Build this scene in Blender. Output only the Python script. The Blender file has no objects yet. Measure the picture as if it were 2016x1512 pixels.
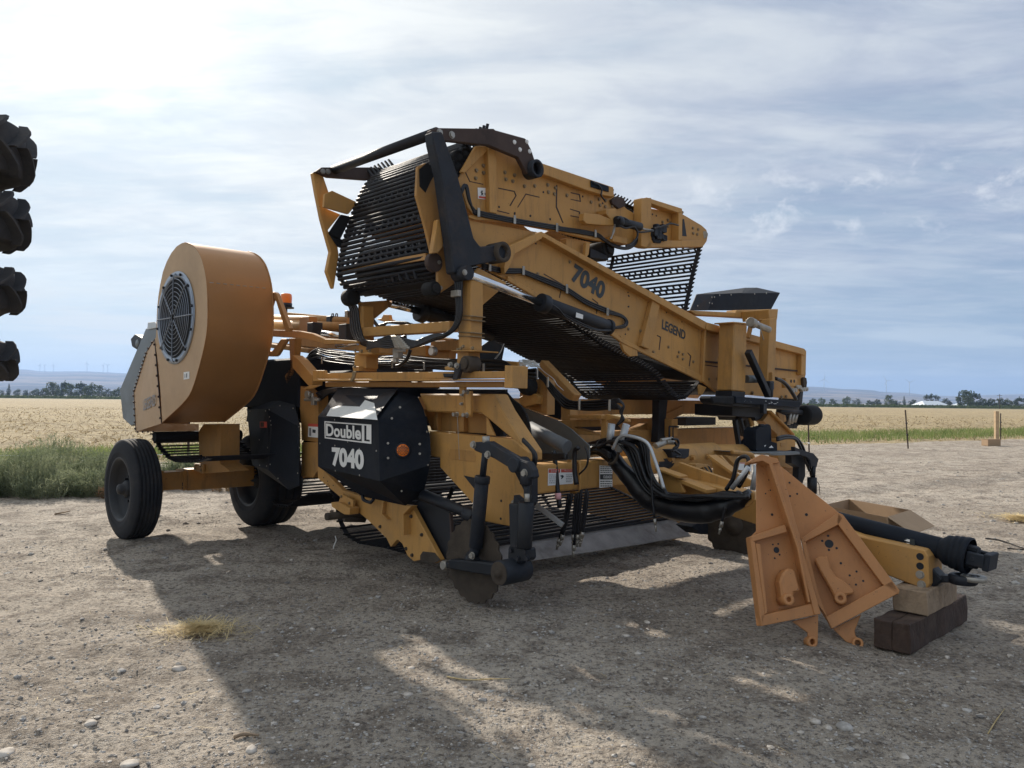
import bpy, bmesh, math, random
from mathutils import Vector, Matrix, noise
from math import radians as rad, sin, cos, pi
S = bpy.context.scene
COL = S.collection

# ------------------------------------------------------------- camera, sky, sun
FPX, CX, CY, ROLL, PITCH, CAMH = 1550.0, 1008.0, 756.0, rad(0.613), math.asin(31/1550.0), 1.55
cam_d = bpy.data.cameras.new('camera'); cam = bpy.data.objects.new('camera', cam_d); COL.objects.link(cam)
cam_d.sensor_width = 36; cam_d.lens = FPX/2016*36; cam_d.clip_start = .05; cam_d.clip_end = 30000
_fwd = Vector((0, cos(PITCH), sin(PITCH))); _up = Vector((0, -sin(PITCH), cos(PITCH))); _rt = Vector((1, 0, 0))
_r2 = _rt*cos(ROLL) + _up*sin(ROLL); _u2 = _up*cos(ROLL) - _rt*sin(ROLL)
_m = Matrix((( _r2.x, _u2.x, -_fwd.x, 0), (_r2.y, _u2.y, -_fwd.y, 0), (_r2.z, _u2.z, -_fwd.z, CAMH), (0, 0, 0, 1)))
cam.matrix_world = _m
S.camera = cam
S.render.resolution_x = 1024; S.render.resolution_y = 768

SUN_AZ, SUN_EL = rad(-29.0), rad(27.0)      # azimuth from +Y towards +X
sun_dir = Vector((sin(SUN_AZ)*cos(SUN_EL), cos(SUN_AZ)*cos(SUN_EL), sin(SUN_EL)))
sd = bpy.data.lights.new('sun', 'SUN'); sd.energy = 5.0; sd.angle = rad(1.0); sd.color = (1, .91, .79)
sun = bpy.data.objects.new('sun', sd); COL.objects.link(sun)
sun.rotation_euler = sun_dir.to_track_quat('Z', 'Y').to_euler(); sun.location = (-8, 20, 14)
S.view_settings.view_transform = 'Standard'; S.view_settings.look = 'None'
S.view_settings.exposure = 0.44; S.view_settings.gamma = 1
S.view_settings.use_curve_mapping = False

W = bpy.data.worlds.new('World'); S.world = W; W.use_nodes = True
def build_world():
    nt = W.node_tree; nt.nodes.clear(); N = nt.nodes.new; K = nt.links.new
    def M(op, a, b=None, c=None, clamp=False):
        n = N('ShaderNodeMath'); n.operation = op; n.use_clamp = clamp
        for i, v in enumerate((a, b, c)):
            if v is None: continue
            if isinstance(v, (int, float)): n.inputs[i].default_value = v
            else: K(v, n.inputs[i])
        return n.outputs[0]
    def mix(fac, a, b):
        n = N('ShaderNodeMix'); n.data_type = 'RGBA'; n.clamp_factor = True
        for k, v in ((0, fac), (6, a), (7, b)):
            if isinstance(v, (int, float)): n.inputs[k].default_value = v
            elif isinstance(v, tuple): n.inputs[k].default_value = (*v, 1)
            else: K(v, n.inputs[k])
        return n.outputs[2]
    def scale(col, f):
        n = N('ShaderNodeVectorMath'); n.operation = 'SCALE'; K(col, n.inputs[0])
        if isinstance(f, (int, float)): n.inputs['Scale'].default_value = f
        else: K(f, n.inputs['Scale'])
        return n.outputs[0]
    def mr(v, a, b, c=0, d=1, smooth=True):
        n = N('ShaderNodeMapRange'); n.interpolation_type = 'SMOOTHSTEP' if smooth else 'LINEAR'
        K(v, n.inputs[0]); n.inputs[1].default_value = a; n.inputs[2].default_value = b
        n.inputs[3].default_value = c; n.inputs[4].default_value = d
        return n.outputs[0]
    tc = N('ShaderNodeTexCoord').outputs['Generated']
    nz = N('ShaderNodeVectorMath'); nz.operation = 'NORMALIZE'; K(tc, nz.inputs[0]); d = nz.outputs[0]
    sx = N('ShaderNodeSeparateXYZ'); K(d, sx.inputs[0]); X, Y, Z = sx.outputs
    sky = N('ShaderNodeTexSky'); sky.sky_type = 'NISHITA'; sky.sun_disc = False
    sky.sun_elevation = SUN_EL; sky.sun_rotation = SUN_AZ; sky.air_density = 1; sky.dust_density = 1.2; sky.ozone_density = 1.5
    skyc = scale(sky.outputs[0], 0.058)
    # cloud sheet coordinates: a plane high overhead
    zz = M('ADD', M('MAXIMUM', Z, 0.0), 0.10)
    cb = N('ShaderNodeCombineXYZ'); K(M('DIVIDE', X, zz), cb.inputs[0]); K(M('DIVIDE', Y, zz), cb.inputs[1])
    def noi(scl, det, rough, sc3=(1, 1, 1), loc=(0, 0, 0), rotz=0, dist=0.0, src=None):
        mp = N('ShaderNodeMapping'); K(src or cb.outputs[0], mp.inputs[0]); mp.inputs['Scale'].default_value = sc3
        mp.inputs['Location'].default_value = loc; mp.inputs['Rotation'].default_value = (0, 0, rotz)
        n = N('ShaderNodeTexNoise'); K(mp.outputs[0], n.inputs[0]); n.inputs['Scale'].default_value = scl
        n.inputs['Detail'].default_value = det; n.inputs['Roughness'].default_value = rough; n.inputs['Distortion'].default_value = dist
        return n.outputs['Fac']
    dt = N('ShaderNodeVectorMath'); dt.operation = 'DOT_PRODUCT'; K(d, dt.inputs[0]); dt.inputs[1].default_value = sun_dir
    dot = M('MAXIMUM', dt.outputs['Value'], 0.0)
    glow = M('POWER', dot, 9.0); glow2 = M('POWER', dot, 90.0)
    big = noi(0.55, 4, .55, (1, 1.5, 1), (3.1, 7.3, 0), rad(25), .4)
    wisp = noi(1.0, 9, .62, (1, 2.8, 1), (11, 2, 0), rad(-14), .5)
    fine = noi(2.6, 8, .62, (1, 1.7, 1), (5, 9, 0), rad(12), .4)
    band = M('ADD', M('MULTIPLY', big, .5), M('MULTIPLY', wisp, .5))
    thick = mr(band, .36, .60)
    left = mr(X, .60, -.30)                          # thinner, greyer sheet to the right
    cover = M('MULTIPLY', mr(band, .34, .54, .48, 1.0), mr(Z, .02, .20, .40, 1.0))
    # cloud body colours: light grey to slate blue undersides
    dark = mix(left, (.255, .300, .43), (.47, .505, .54))
    lite = mix(left, (.50, .545, .60), (.66, .675, .66))
    cl = mix(M('ADD', M('MULTIPLY', thick, .55), M('MULTIPLY', mr(fine, .35, .65), .45)), dark, lite)
    cl = mix(M('MULTIPLY', mr(Z, .26, .02), .40), cl, mix(left, (.34, .44, .52), (.55, .65, .69)))
    lum = M('ADD', M('ADD', 1.0, M('MULTIPLY', glow, .33)), M('MULTIPLY', glow2, .70))
    cl = scale(cl, lum)
    base = mix(mr(X, -.5, .5), (.42, .575, .67), (.24, .345, .455))
    base = mix(.15, base, skyc)
    col = mix(cover, base, cl)
    # small bright cumulus puffs low on the right and low streaks near the horizon
    cmb = N('ShaderNodeCombineXYZ'); K(X, cmb.inputs[0]); K(Y, cmb.inputs[1]); K(M('MULTIPLY', Z, 1.5), cmb.inputs[2])
    puff = noi(20, 9, .62, (1, 1, 1), (2.2, .6, 4), 0, .3, cmb.outputs[0])
    pm = M('MULTIPLY', mr(puff, .51, .76), M('MULTIPLY', mr(Z, .17, .21), mr(Z, .30, .25)))
    pm = M('MULTIPLY', pm, mr(X, .08, .20))
    col = mix(M('MULTIPLY', pm, .8), col, (.68, .70, .72))
    cm2 = N('ShaderNodeCombineXYZ'); K(X, cm2.inputs[0]); K(Y, cm2.inputs[1]); K(M('MULTIPLY', Z, 9.0), cm2.inputs[2])
    strk = noi(3.0, 7, .58, (1, 1, 1), (8.2, 1.6, 2.4), 0, .2, cm2.outputs[0])
    sm = M('MULTIPLY', mr(strk, .50, .62), M('MULTIPLY', mr(Z, .0, .03), mr(Z, .17, .07)))
    col = mix(M('MULTIPLY', sm, .70), col, mix(left, (.46, .53, .58), (.72, .73, .70)))
    bg = N('ShaderNodeBackground'); K(col, bg.inputs[0]); bg.inputs[1].default_value = 0.93
    o = N('ShaderNodeOutputWorld'); K(bg.outputs[0], o.inputs[0])
build_world()

# ------------------------------------------------------------- picture -> place
TH = rad(44.2)
OX, OY = -4.14, 8.64                      # ground point under the near rear wheel
FD = Vector((sin(TH), -cos(TH), 0)); LD = Vector((cos(TH), sin(TH), 0))
FR = {'A': (180, 440, 3.877), 'B': (180, 760, 3.877), 'C': (580, 230, 3.877), 'D': (1000, 230, 3.877),
      'E': (600, 560, 3.877), 'G': (1100, 560, 3.877), 'H': (600, 820, 3.877), 'I': (1000, 820, 3.877),
      'J': (1440, 860, 3.5), 'K': (520, 560, 7.2), 'M': (780, 560, 7.2), 'N': (1000, 680, 7.2),
      'Q': (1240, 760, 7.2), 'R': (1380, 740, 7.2), 'X': (0, 0, 1)}
def px(s):
    """'C 10,20 30,40 D 5,6' -> photograph pixels"""
    out = []; fr = FR['X']
    for t in s.split():
        if t in FR: fr = FR[t]
        else:
            a, b = t.split(','); out.append((fr[0]+float(a)/fr[2], fr[1]+float(b)/fr[2]))
    return out
def wray(p):
    x = (p[0]-CX); y = -(p[1]-CY)
    return (_r2*x + _u2*y + _fwd*FPX)
CAMP = Vector((0, 0, CAMH))
def W2M(v): 
    q = Vector((v[0]-OX, v[1]-OY, 0)); return Vector((q.dot(FD), q.dot(LD), v[2]))
def M2W(v): return Vector((OX, OY, 0)) + FD*v[0] + LD*v[1] + Vector((0, 0, v[2]))
CAMM = W2M(CAMP)
def V(p, f=None, l=None, z=None, pl=None):
    """machine coordinates (forward, lateral, up) of the photograph point p on a plane of the machine"""
    if isinstance(p, str): p = px(p)[0]
    d = wray(p); dm = Vector((d.dot(FD), d.dot(LD), d.z))
    if f is not None: t = (f-CAMM.x)/dm.x
    elif l is not None: t = (l-CAMM.y)/dm.y
    elif z is not None: t = (z-CAMM.z)/dm.z
    else: t = (pl[0]-CAMM).dot(pl[1])/dm.dot(pl[1])
    return CAMM + dm*t
def G(p, z=0.0):
    if isinstance(p, str): p = px(p)[0]
    d = wray(p); t = (z-CAMH)/d.z
    return CAMP + d*t
def GD(p, dist):
    if isinstance(p, str): p = px(p)[0]
    d = wray(p); return CAMP + d*(dist/d.y)

# ------------------------------------------------------------- materials
MAT = {}
def mat(name, col, rough=.5, metal=0, dirt=None, dirt_amt=.35, dscale=6, bump=0, bscale=60, var=.12, spec=.5, coat=0, streak=0):
    m = bpy.data.materials.new(name); m.use_nodes = True; nt = m.node_tree; N = nt.nodes.new; K = nt.links.new
    b = nt.nodes['Principled BSDF']; b.inputs['Roughness'].default_value = rough; b.inputs['Metallic'].default_value = metal
    b.inputs['Specular IOR Level'].default_value = spec
    b.inputs['Coat Weight'].default_value = coat
    tc = N('ShaderNodeTexCoord')
    n1 = N('ShaderNodeTexNoise'); n1.inputs['Scale'].default_value = dscale; n1.inputs['Detail'].default_value = 8; n1.inputs['Roughness'].default_value = .65
    K(tc.outputs['Object'], n1.inputs[0])
    r = N('ShaderNodeMapRange'); r.inputs[1].default_value = .30; r.inputs[2].default_value = .72; K(n1.outputs['Fac'], r.inputs[0])
    mx = N('ShaderNodeMix'); mx.data_type = 'RGBA'
    mx.inputs[6].default_value = (*[c*(1-var) for c in col], 1); mx.inputs[7].default_value = (*[min(1, c*(1+var)) for c in col], 1)
    K(r.outputs[0], mx.inputs[0]); out = mx.outputs[2]
    rough_out = None
    if dirt:
        n2 = N('ShaderNodeTexNoise'); n2.inputs['Scale'].default_value = dscale*.45; n2.inputs['Detail'].default_value = 12; n2.inputs['Roughness'].default_value = .75
        K(tc.outputs['Object'], n2.inputs[0])
        r2 = N('ShaderNodeMapRange'); r2.inputs[1].default_value = .50; r2.inputs[2].default_value = .72; r2.inputs[4].default_value = dirt_amt; K(n2.outputs['Fac'], r2.inputs[0])
        m2 = N('ShaderNodeMix'); m2.data_type = 'RGBA'; K(r2.outputs[0], m2.inputs[0]); K(out, m2.inputs[6]); m2.inputs[7].default_value = (*dirt, 1); out = m2.outputs[2]
        ra = N('ShaderNodeMapRange'); ra.inputs[3].default_value = rough; ra.inputs[4].default_value = min(1, rough+.35); K(n2.outputs['Fac'], ra.inputs[0]); K(ra.outputs[0], b.inputs['Roughness'])
    if streak:
        mp = N('ShaderNodeMapping'); mp.inputs['Scale'].default_value = (1, 1, .16); K(tc.outputs['Object'], mp.inputs[0])
        n3 = N('ShaderNodeTexNoise'); n3.inputs['Scale'].default_value = 14; n3.inputs['Detail'].default_value = 9; n3.inputs['Roughness'].default_value = .7; K(mp.outputs[0], n3.inputs[0])
        r3 = N('ShaderNodeMapRange'); r3.inputs[1].default_value = .53; r3.inputs[2].default_value = .74; r3.inputs[4].default_value = streak; K(n3.outputs['Fac'], r3.inputs[0])
        m3 = N('ShaderNodeMix'); m3.data_type = 'RGBA'; K(r3.outputs[0], m3.inputs[0]); K(out, m3.inputs[6]); m3.inputs[7].default_value = (.10, .065, .035, 1); out = m3.outputs[2]
        n4 = N('ShaderNodeTexNoise'); n4.inputs['Scale'].default_value = 55; n4.inputs['Detail'].default_value = 3; K(tc.outputs['Object'], n4.inputs[0])
        r4 = N('ShaderNodeMapRange'); r4.inputs[1].default_value = .70; r4.inputs[2].default_value = .73; r4.inputs[4].default_value = .7; K(n4.outputs['Fac'], r4.inputs[0])
        m4 = N('ShaderNodeMix'); m4.data_type = 'RGBA'; K(r4.outputs[0], m4.inputs[0]); K(out, m4.inputs[6]); m4.inputs[7].default_value = (.09, .055, .035, 1); out = m4.outputs[2]
    K(out, b.inputs['Base Color'])
    if bump:
        nb = N('ShaderNodeTexNoise'); nb.inputs['Scale'].default_value = bscale; nb.inputs['Detail'].default_value = 5; K(tc.outputs['Object'], nb.inputs[0])
        bp = N('ShaderNodeBump'); bp.inputs['Strength'].default_value = bump; bp.inputs['Distance'].default_value = .01; K(nb.outputs['Fac'], bp.inputs['Height']); K(bp.outputs[0], b.inputs['Normal'])
    MAT[name] = m; return m
DUST = (.20, .15, .10)
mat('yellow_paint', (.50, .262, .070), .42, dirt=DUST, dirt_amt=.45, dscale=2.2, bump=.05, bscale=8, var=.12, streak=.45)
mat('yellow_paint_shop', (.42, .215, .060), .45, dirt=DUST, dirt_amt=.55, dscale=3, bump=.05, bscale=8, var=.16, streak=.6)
mat('tan_plate', (.50, .335, .19), .36, .65, dirt=(.30, .21, .13), dirt_amt=.5, dscale=1.1, var=.14, bump=.05, bscale=3)
mat('tan_paint', (.41, .205, .075), .33, .5, dirt=(.26, .19, .13), dirt_amt=.35, dscale=1.4, var=.10, coat=.15, bump=.05, bscale=3)
mat('orange_paint', (.46, .205, .072), .40, dirt=(.36, .19, .09), dirt_amt=.4, dscale=4, bump=.06, var=.10, streak=.22)
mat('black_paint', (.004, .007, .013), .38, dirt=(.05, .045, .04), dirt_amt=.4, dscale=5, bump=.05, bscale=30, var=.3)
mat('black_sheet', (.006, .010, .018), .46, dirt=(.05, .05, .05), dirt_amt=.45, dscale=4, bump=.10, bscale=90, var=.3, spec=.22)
mat('worn_black', (.009, .013, .021), .50, dirt=(.10, .065, .045), dirt_amt=.42, dscale=7, bump=.12, bscale=40, var=.35)
mat('brown_steel', (.075, .050, .042), .6, .3, dirt=(.02, .02, .022), dirt_amt=.6, dscale=6, bump=.1, bscale=40)
mat('rod_steel', (.012, .013, .018), .45, .3, dirt=(.07, .05, .035), dirt_amt=.40, dscale=9, bump=.15, bscale=30, var=.3)
mat('rubber', (.010, .011, .013), .7, dirt=(.06, .05, .04), dirt_amt=.45, dscale=5, bump=.15, bscale=60, var=.25, spec=.35)
mat('tyre_rubber', (.020, .022, .027), .75, dirt=(.085, .07, .055), dirt_amt=.45, dscale=4, bump=.15, bscale=50, var=.2, spec=.3)
mat('hose_rubber', (.003, .004, .007), .20, var=.3, spec=.5, dirt=(.04, .035, .03), dirt_amt=.3)
mat('chrome', (.75, .76, .78), .16, 1.0, var=.04)
mat('zinc', (.42, .40, .36), .36, .9, var=.15, dirt=(.2, .17, .12), dirt_amt=.4, dscale=20)
mat('bolt_steel', (.30, .23, .14), .45, .6, var=.25, dirt=(.2, .12, .06), dirt_amt=.6, dscale=20)
mat('blade_steel', (.42, .41, .40), .38, .85, dirt=(.16, .13, .10), dirt_amt=.8, dscale=4, bump=.12, bscale=25, var=.25)
mat('disc_steel', (.070, .054, .040), .75, .2, dirt=(.055, .043, .035), dirt_amt=.8, dscale=9, bump=.3, bscale=30, var=.3)
mat('grey_sheet', (.20, .22, .23), .35, .7, dirt=(.10, .09, .08), dirt_amt=.5, dscale=2, var=.12)
mat('galvanised', (.55, .57, .58), .40, .75, dirt=(.35, .34, .32), dirt_amt=.4, dscale=6, var=.1)
mat('white_decal', (.80, .80, .78), .5, var=.03)
mat('red_decal', (.55, .09, .06), .5, var=.05)
mat('pink_tape', (.75, .40, .42), .6, var=.05)
mat('black_decal', (.02, .03, .035), .45, var=.1)
mat('grey_decal', (.20, .20, .21), .5, var=.1)
mat('amber_plastic', (.85, .20, .02), .25, var=.1)
mat('wood_old', (.33, .24, .16), .85, dirt=(.07, .045, .03), dirt_amt=.9, dscale=8, bump=.9, bscale=26, var=.35, streak=.7)
mat('wood_creosote', (.060, .036, .026), .75, dirt=(.13, .095, .065), dirt_amt=.75, dscale=8, bump=.9, bscale=26, var=.4)
mat('wood_post', (.46, .33, .20), .85, dirt=(.2, .15, .1), dirt_amt=.5, dscale=5, bump=.3, bscale=20, var=.2)
mat('cardboard', (.38, .26, .16), .85, dirt=(.30, .20, .12), dirt_amt=.5, dscale=5, var=.08)
mat('metal_roof', (.62, .68, .72), .35, .3, var=.04)
mat('white_wall', (.75, .75, .72), .8, var=.05)
mat('turbine_white', (.42, .45, .48), .5, var=.03)

# ------------------------------------------------------------- objects
def link(name, me, m=None, parent=None, loc=None):
    if m is not None:
        for mm in (m if isinstance(m, (list, tuple)) else [m]): me.materials.append(MAT[mm] if isinstance(mm, str) else mm)
    o = bpy.data.objects.new(name, me); COL.objects.link(o)
    if parent: o.parent = parent
    if loc is not None: o.location = loc
    return o
def tag(o, label, cat=None, group=None, kind=None):
    if label: o['label'] = label
    if cat: o['category'] = cat
    if group: o['group'] = group
    if kind: o['kind'] = kind
    return o
def thing(name, label, cat, loc=(0, 0, 0), rz=0, group=None):
    o = bpy.data.objects.new(name, None); COL.objects.link(o); o.location = loc; o.rotation_euler = (0, 0, rz)
    o.empty_display_size = .1
    return tag(o, label, cat, group)
class B:
    """collects shapes, becomes ONE mesh object"""
    def __init__(s): s.v = []; s.f = []; s.sm = []
    def add(s, vs, fs, smooth=False):
        n = len(s.v); s.v += [tuple(v) for v in vs]; s.f += [tuple(i+n for i in f) for f in fs]; s.sm += [smooth]*len(fs); return s
    def ext(s, pts, d):
        """pts: planar 3D outline, d: extrusion vector"""
        n = len(pts); d = Vector(d); a = [Vector(p) for p in pts]
        nrm = Vector((0, 0, 0))
        for i in range(n): nrm += a[i].cross(a[(i+1) % n])
        if nrm.dot(d) > 0: a.reverse()
        b = [p+d for p in a]
        fs = [tuple(range(n)), tuple(range(2*n-1, n-1, -1))] + [(i, i+n, (i+1) % n+n, (i+1) % n) for i in range(n)]
        return s.add(a+b, fs)
    def box(s, c, h, rot=None):
        vs = [Vector((x*h[0], y*h[1], z*h[2])) for x in (-1, 1) for y in (-1, 1) for z in (-1, 1)]
        if rot is not None: vs = [rot @ v for v in vs]
        vs = [v+Vector(c) for v in vs]
        return s.add(vs, [(0, 1, 3, 2), (4, 6, 7, 5), (0, 4, 5, 1), (2, 3, 7, 6), (0, 2, 6, 4), (1, 5, 7, 3)])
    def bar(s, p, q, w, h, upv=(0, 0, 1)):
        """box beam from p to q, w across, h along upv"""
        p, q = Vector(p), Vector(q); d = (q-p); L = d.length; d.normalize(); u = Vector(upv); sd_ = d.cross(u)
        if sd_.length < 1e-4: u = Vector((1, 0, 0)); sd_ = d.cross(u)
        sd_.normalize(); u = sd_.cross(d)
        R = Matrix((d, sd_, u)).transposed()
        return s.box((p+q)/2, (L/2, w/2, h/2), R)
    def cyl(s, p, q, r, seg=12, r2=None, caps=True):
        p, q = Vector(p), Vector(q); d = (q-p).normalized(); a = d.orthogonal().normalized(); b = d.cross(a); r2 = r if r2 is None else r2
        vs = []
        for c, rr in ((p, r), (q, r2)):
            for i in range(seg):
                t = 2*pi*i/seg; vs.append(c + a*rr*cos(t) + b*rr*sin(t))
        s.add(vs, [(i, (i+1) % seg, (i+1) % seg+seg, i+seg) for i in range(seg)], seg > 6)
        if caps: 
            n = len(s.v)-2*seg; s.f += [tuple(n+i for i in range(seg-1, -1, -1)), tuple(n+seg+i for i in range(seg))]; s.sm += [False]*2
        return s
    def tube(s, pts, r, seg=8, smooth=6, caps=True):
        """round tube through pts; smooth>0: Catmull-Rom steps"""
        P = [Vector(p) for p in pts]
        if smooth and len(P) > 2:
            Q = [P[0]*2-P[1]] + P + [P[-1]*2-P[-2]]; o = []
            for i in range(1, len(Q)-2):
                for k in range(smooth):
                    t = k/smooth; a, b, c, e = Q[i-1], Q[i], Q[i+1], Q[i+2]
                    o.append(.5*((2*b)+(c-a)*t+(2*a-5*b+4*c-e)*t*t+(3*b-a-3*c+e)*t**3))
            P = o+[P[-1]]
        n = len(P); fr = None; vs = []
        for i in range(n):
            d = (P[min(i+1, n-1)]-P[max(i-1, 0)]).normalized()
            if fr is None: fr = d.orthogonal().normalized()
            fr = (fr-d*fr.dot(d)).normalized(); b = d.cross(fr)
            rr = r[min(len(r)-1, int(i/(n-1)*(len(r)-1)+.5))] if isinstance(r, (list, tuple)) else r
            for k in range(seg):
                t = 2*pi*k/seg; vs.append(P[i]+fr*rr*cos(t)+b*rr*sin(t))
        fs = [(i*seg+k, i*seg+(k+1) % seg, (i+1)*seg+(k+1) % seg, (i+1)*seg+k) for i in range(n-1) for k in range(seg)]
        if caps: fs += [tuple(range(seg-1, -1, -1)), tuple(range((n-1)*seg, n*seg))]
        return s.add(vs, fs, seg > 4)
    def lathe(s, prof, c, ax, seg=48, closed=False, smooth=True):
        """prof: (radius, offset along ax)"""
        ax = Vector(ax).normalized(); a = ax.orthogonal().normalized(); b = ax.cross(a); c = Vector(c); m = len(prof); vs = []
        for i in range(seg):
            t = 2*pi*i/seg
            for r, h in prof: vs.append(c+ax*h+(a*cos(t)+b*sin(t))*r)
        k2 = m if closed else m-1
        fs = [(i*m+k, i*m+(k+1) % m, ((i+1) % seg)*m+(k+1) % m, ((i+1) % seg)*m+k) for i in range(seg) for k in range(k2)]
        return s.add(vs, fs, smooth)
    def make(s, name, m, parent=None, bevel=0, origin=None, seg=1):
        me = bpy.data.meshes.new(name)
        o0 = Vector(origin) if origin is not None else Vector((0, 0, 0))
        me.from_pydata([tuple(Vector(v)-o0) for v in s.v], [], s.f)
        me.polygons.foreach_set('use_smooth', s.sm)
        bm = bmesh.new(); bm.from_mesh(me); bmesh.ops.recalc_face_normals(bm, faces=bm.faces); bm.to_mesh(me); bm.free()
        me.update()
        o = link(name, me, m, parent, o0 if origin is not None else None)
        if bevel:
            b = o.modifiers.new('bevel', 'BEVEL'); b.width = bevel; b.segments = seg; b.limit_method = 'ANGLE'; b.angle_limit = rad(35)
        return o
def text_mesh(body, size=1, bold=.0, sx=1):
    cu = bpy.data.curves.new('txt', 'FONT'); cu.body = body; cu.size = size; cu.offset = bold; cu.extrude = 0; cu.resolution_u = 4
    to = bpy.data.objects.new('txt', cu); COL.objects.link(to)
    me = bpy.data.meshes.new_from_object(to); bpy.data.objects.remove(to); bpy.data.curves.remove(cu)
    vs = [v.co.copy() for v in me.vertices]; fs = [tuple(p.vertices) for p in me.polygons]; bpy.data.meshes.remove(me)
    x0 = min(v.x for v in vs); x1 = max(v.x for v in vs); y0 = min(v.y for v in vs); y1 = max(v.y for v in vs)
    return [((v.x-x0)/(x1-x0), (v.y-y0)/(y1-y0)) for v in vs], fs
def put_text(name, body, bl, br, tl, m, parent, bold=.02, n=None):
    """fit lettering into the parallelogram bottom-left, bottom-right, top-left"""
    uv, fs = text_mesh(body, 1, bold); bl, br, tl = Vector(bl), Vector(br), Vector(tl)
    b = B(); b.add([bl+(br-bl)*u+(tl-bl)*w for u, w in uv], fs)
    return b.make(name, m, parent)
# ------------------------------------------------------------- ground, field, hills
def nodes_mat(name):
    m = bpy.data.materials.new(name); m.use_nodes = True; MAT[name] = m; nt = m.node_tree
    return m, nt, nt.nodes['Principled BSDF']
def mkmix(nt, fac, a, b):
    n = nt.nodes.new('ShaderNodeMix'); n.data_type = 'RGBA'; n.clamp_factor = True
    for k, v in ((0, fac), (6, a), (7, b)):
        if isinstance(v, (int, float)): n.inputs[k].default_value = v
        elif isinstance(v, tuple): n.inputs[k].default_value = (*v, 1)
        else: nt.links.new(v, n.inputs[k])
    return n.outputs[2]
def mknoise(nt, scl, det=6, rough=.6, sc3=None, rz=0, kind='noise', dist=0):
    tc = nt.nodes.new('ShaderNodeTexCoord'); mp = nt.nodes.new('ShaderNodeMapping'); nt.links.new(tc.outputs['Object'], mp.inputs[0])
    if sc3: mp.inputs['Scale'].default_value = sc3
    mp.inputs['Rotation'].default_value = (0, 0, rz)
    if kind == 'vor':
        n = nt.nodes.new('ShaderNodeTexVoronoi'); n.inputs['Scale'].default_value = scl; nt.links.new(mp.outputs[0], n.inputs[0]); return n
    n = nt.nodes.new('ShaderNodeTexNoise'); n.inputs['Scale'].default_value = scl; n.inputs['Detail'].default_value = det
    n.inputs['Roughness'].default_value = rough; n.inputs['Distortion'].default_value = dist; nt.links.new(mp.outputs[0], n.inputs[0]); return n.outputs['Fac']
def mkrange(nt, v, a, b, c=0, d=1):
    n = nt.nodes.new('ShaderNodeMapRange'); n.interpolation_type = 'SMOOTHSTEP'; nt.links.new(v, n.inputs[0])
    for i, x in enumerate((a, b, c, d)): n.inputs[i+1].default_value = x
    return n.outputs[0]
def mkmath(nt, op, a, b):
    n = nt.nodes.new('ShaderNodeMath'); n.operation = op
    for i, v in enumerate((a, b)):
        if isinstance(v, (int, float)): n.inputs[i].default_value = v
        else: nt.links.new(v, n.inputs[i])
    return n.outputs[0]
FA = math.atan(.56)                       # the yard's edge (fence line) runs along this bearing
def dfence(x, y): return (y-19.6-.56*x)*cos(FA)

m, nt, b = nodes_mat('dirt')
big = mknoise(nt, .35, 5, .6); mid = mknoise(nt, 2.6, 10, .72); fin = mknoise(nt, 28, 8, .7); vor = mknoise(nt, 55, kind='vor'); vor2 = mknoise(nt, 130, kind='vor')
c = mkmix(nt, mkrange(nt, big, .35, .65), (.40, .340, .275), (.56, .49, .405))
c = mkmix(nt, mkrange(nt, mid, .45, .62), c, (.25, .207, .165))
c = mkmix(nt, mkmath(nt, 'MULTIPLY', mkrange(nt, fin, .52, .70), .55), c, (.70, .63, .54))
c = mkmix(nt, mkmath(nt, 'MULTIPLY', mkrange(nt, fin, .50, .38), .85), c, (.115, .097, .082))
sepv = nt.nodes.new('ShaderNodeSeparateColor'); nt.links.new(vor.outputs['Color'], sepv.inputs[0])
peb = mkmath(nt, 'MULTIPLY', mkrange(nt, vor.outputs['Distance'], .42, .30), mkrange(nt, sepv.outputs[0], .55, .62))
c = mkmix(nt, mkmath(nt, 'MULTIPLY', peb, .85), c, mkmix(nt, sepv.outputs[1], (.17, .155, .145), (.60, .55, .49)))
nt.links.new(c, b.inputs['Base Color']); b.inputs['Roughness'].default_value = .92; b.inputs['Specular IOR Level'].default_value = .25
hh = mkmath(nt, 'ADD', mkmath(nt, 'MULTIPLY', mid, 1.6), mkmath(nt, 'MULTIPLY', fin, .55)); hh = mkmath(nt, 'ADD', hh, mkmath(nt, 'MULTIPLY', peb, .35))
hh = mkmath(nt, 'ADD', hh, mkmath(nt, 'MULTIPLY', vor2.outputs['Distance'], -.15))
bp = nt.nodes.new('ShaderNodeBump'); bp.inputs['Strength'].default_value = 1; bp.inputs['Distance'].default_value = .055
nt.links.new(hh, bp.inputs['Height']); nt.links.new(bp.outputs[0], b.inputs['Normal'])

m, nt, b = nodes_mat('stubble')
st = mknoise(nt, .75, 10, .74, (1, 3.6, 1), -FA-.05, dist=.6); st2 = mknoise(nt, .12, 5, .6, (1, 2.4, 1), -FA); fin = mknoise(nt, 7, 8, .75, (1, 2.0, 1), -FA)
c = mkmix(nt, mkrange(nt, st, .38, .62), (.19, .145, .085), (.50, .41, .25))
c = mkmix(nt, mkmath(nt, 'MULTIPLY', mkrange(nt, st2, .42, .62), .5), c, (.46, .36, .21))
c = mkmix(nt, mkmath(nt, 'MULTIPLY', mkrange(nt, fin, .50, .62), .8), c, (.16, .12, .07))
c = mkmix(nt, mkmath(nt, 'MULTIPLY', mkrange(nt, fin, .46, .32), .5), c, (.70, .58, .36))
nt.links.new(c, b.inputs['Base Color']); b.inputs['Roughness'].default_value = .95; b.inputs['Specular IOR Level'].default_value = .15
bp = nt.nodes.new('ShaderNodeBump'); bp.inputs['Strength'].default_value = 1; bp.inputs['Distance'].default_value = .12
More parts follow.
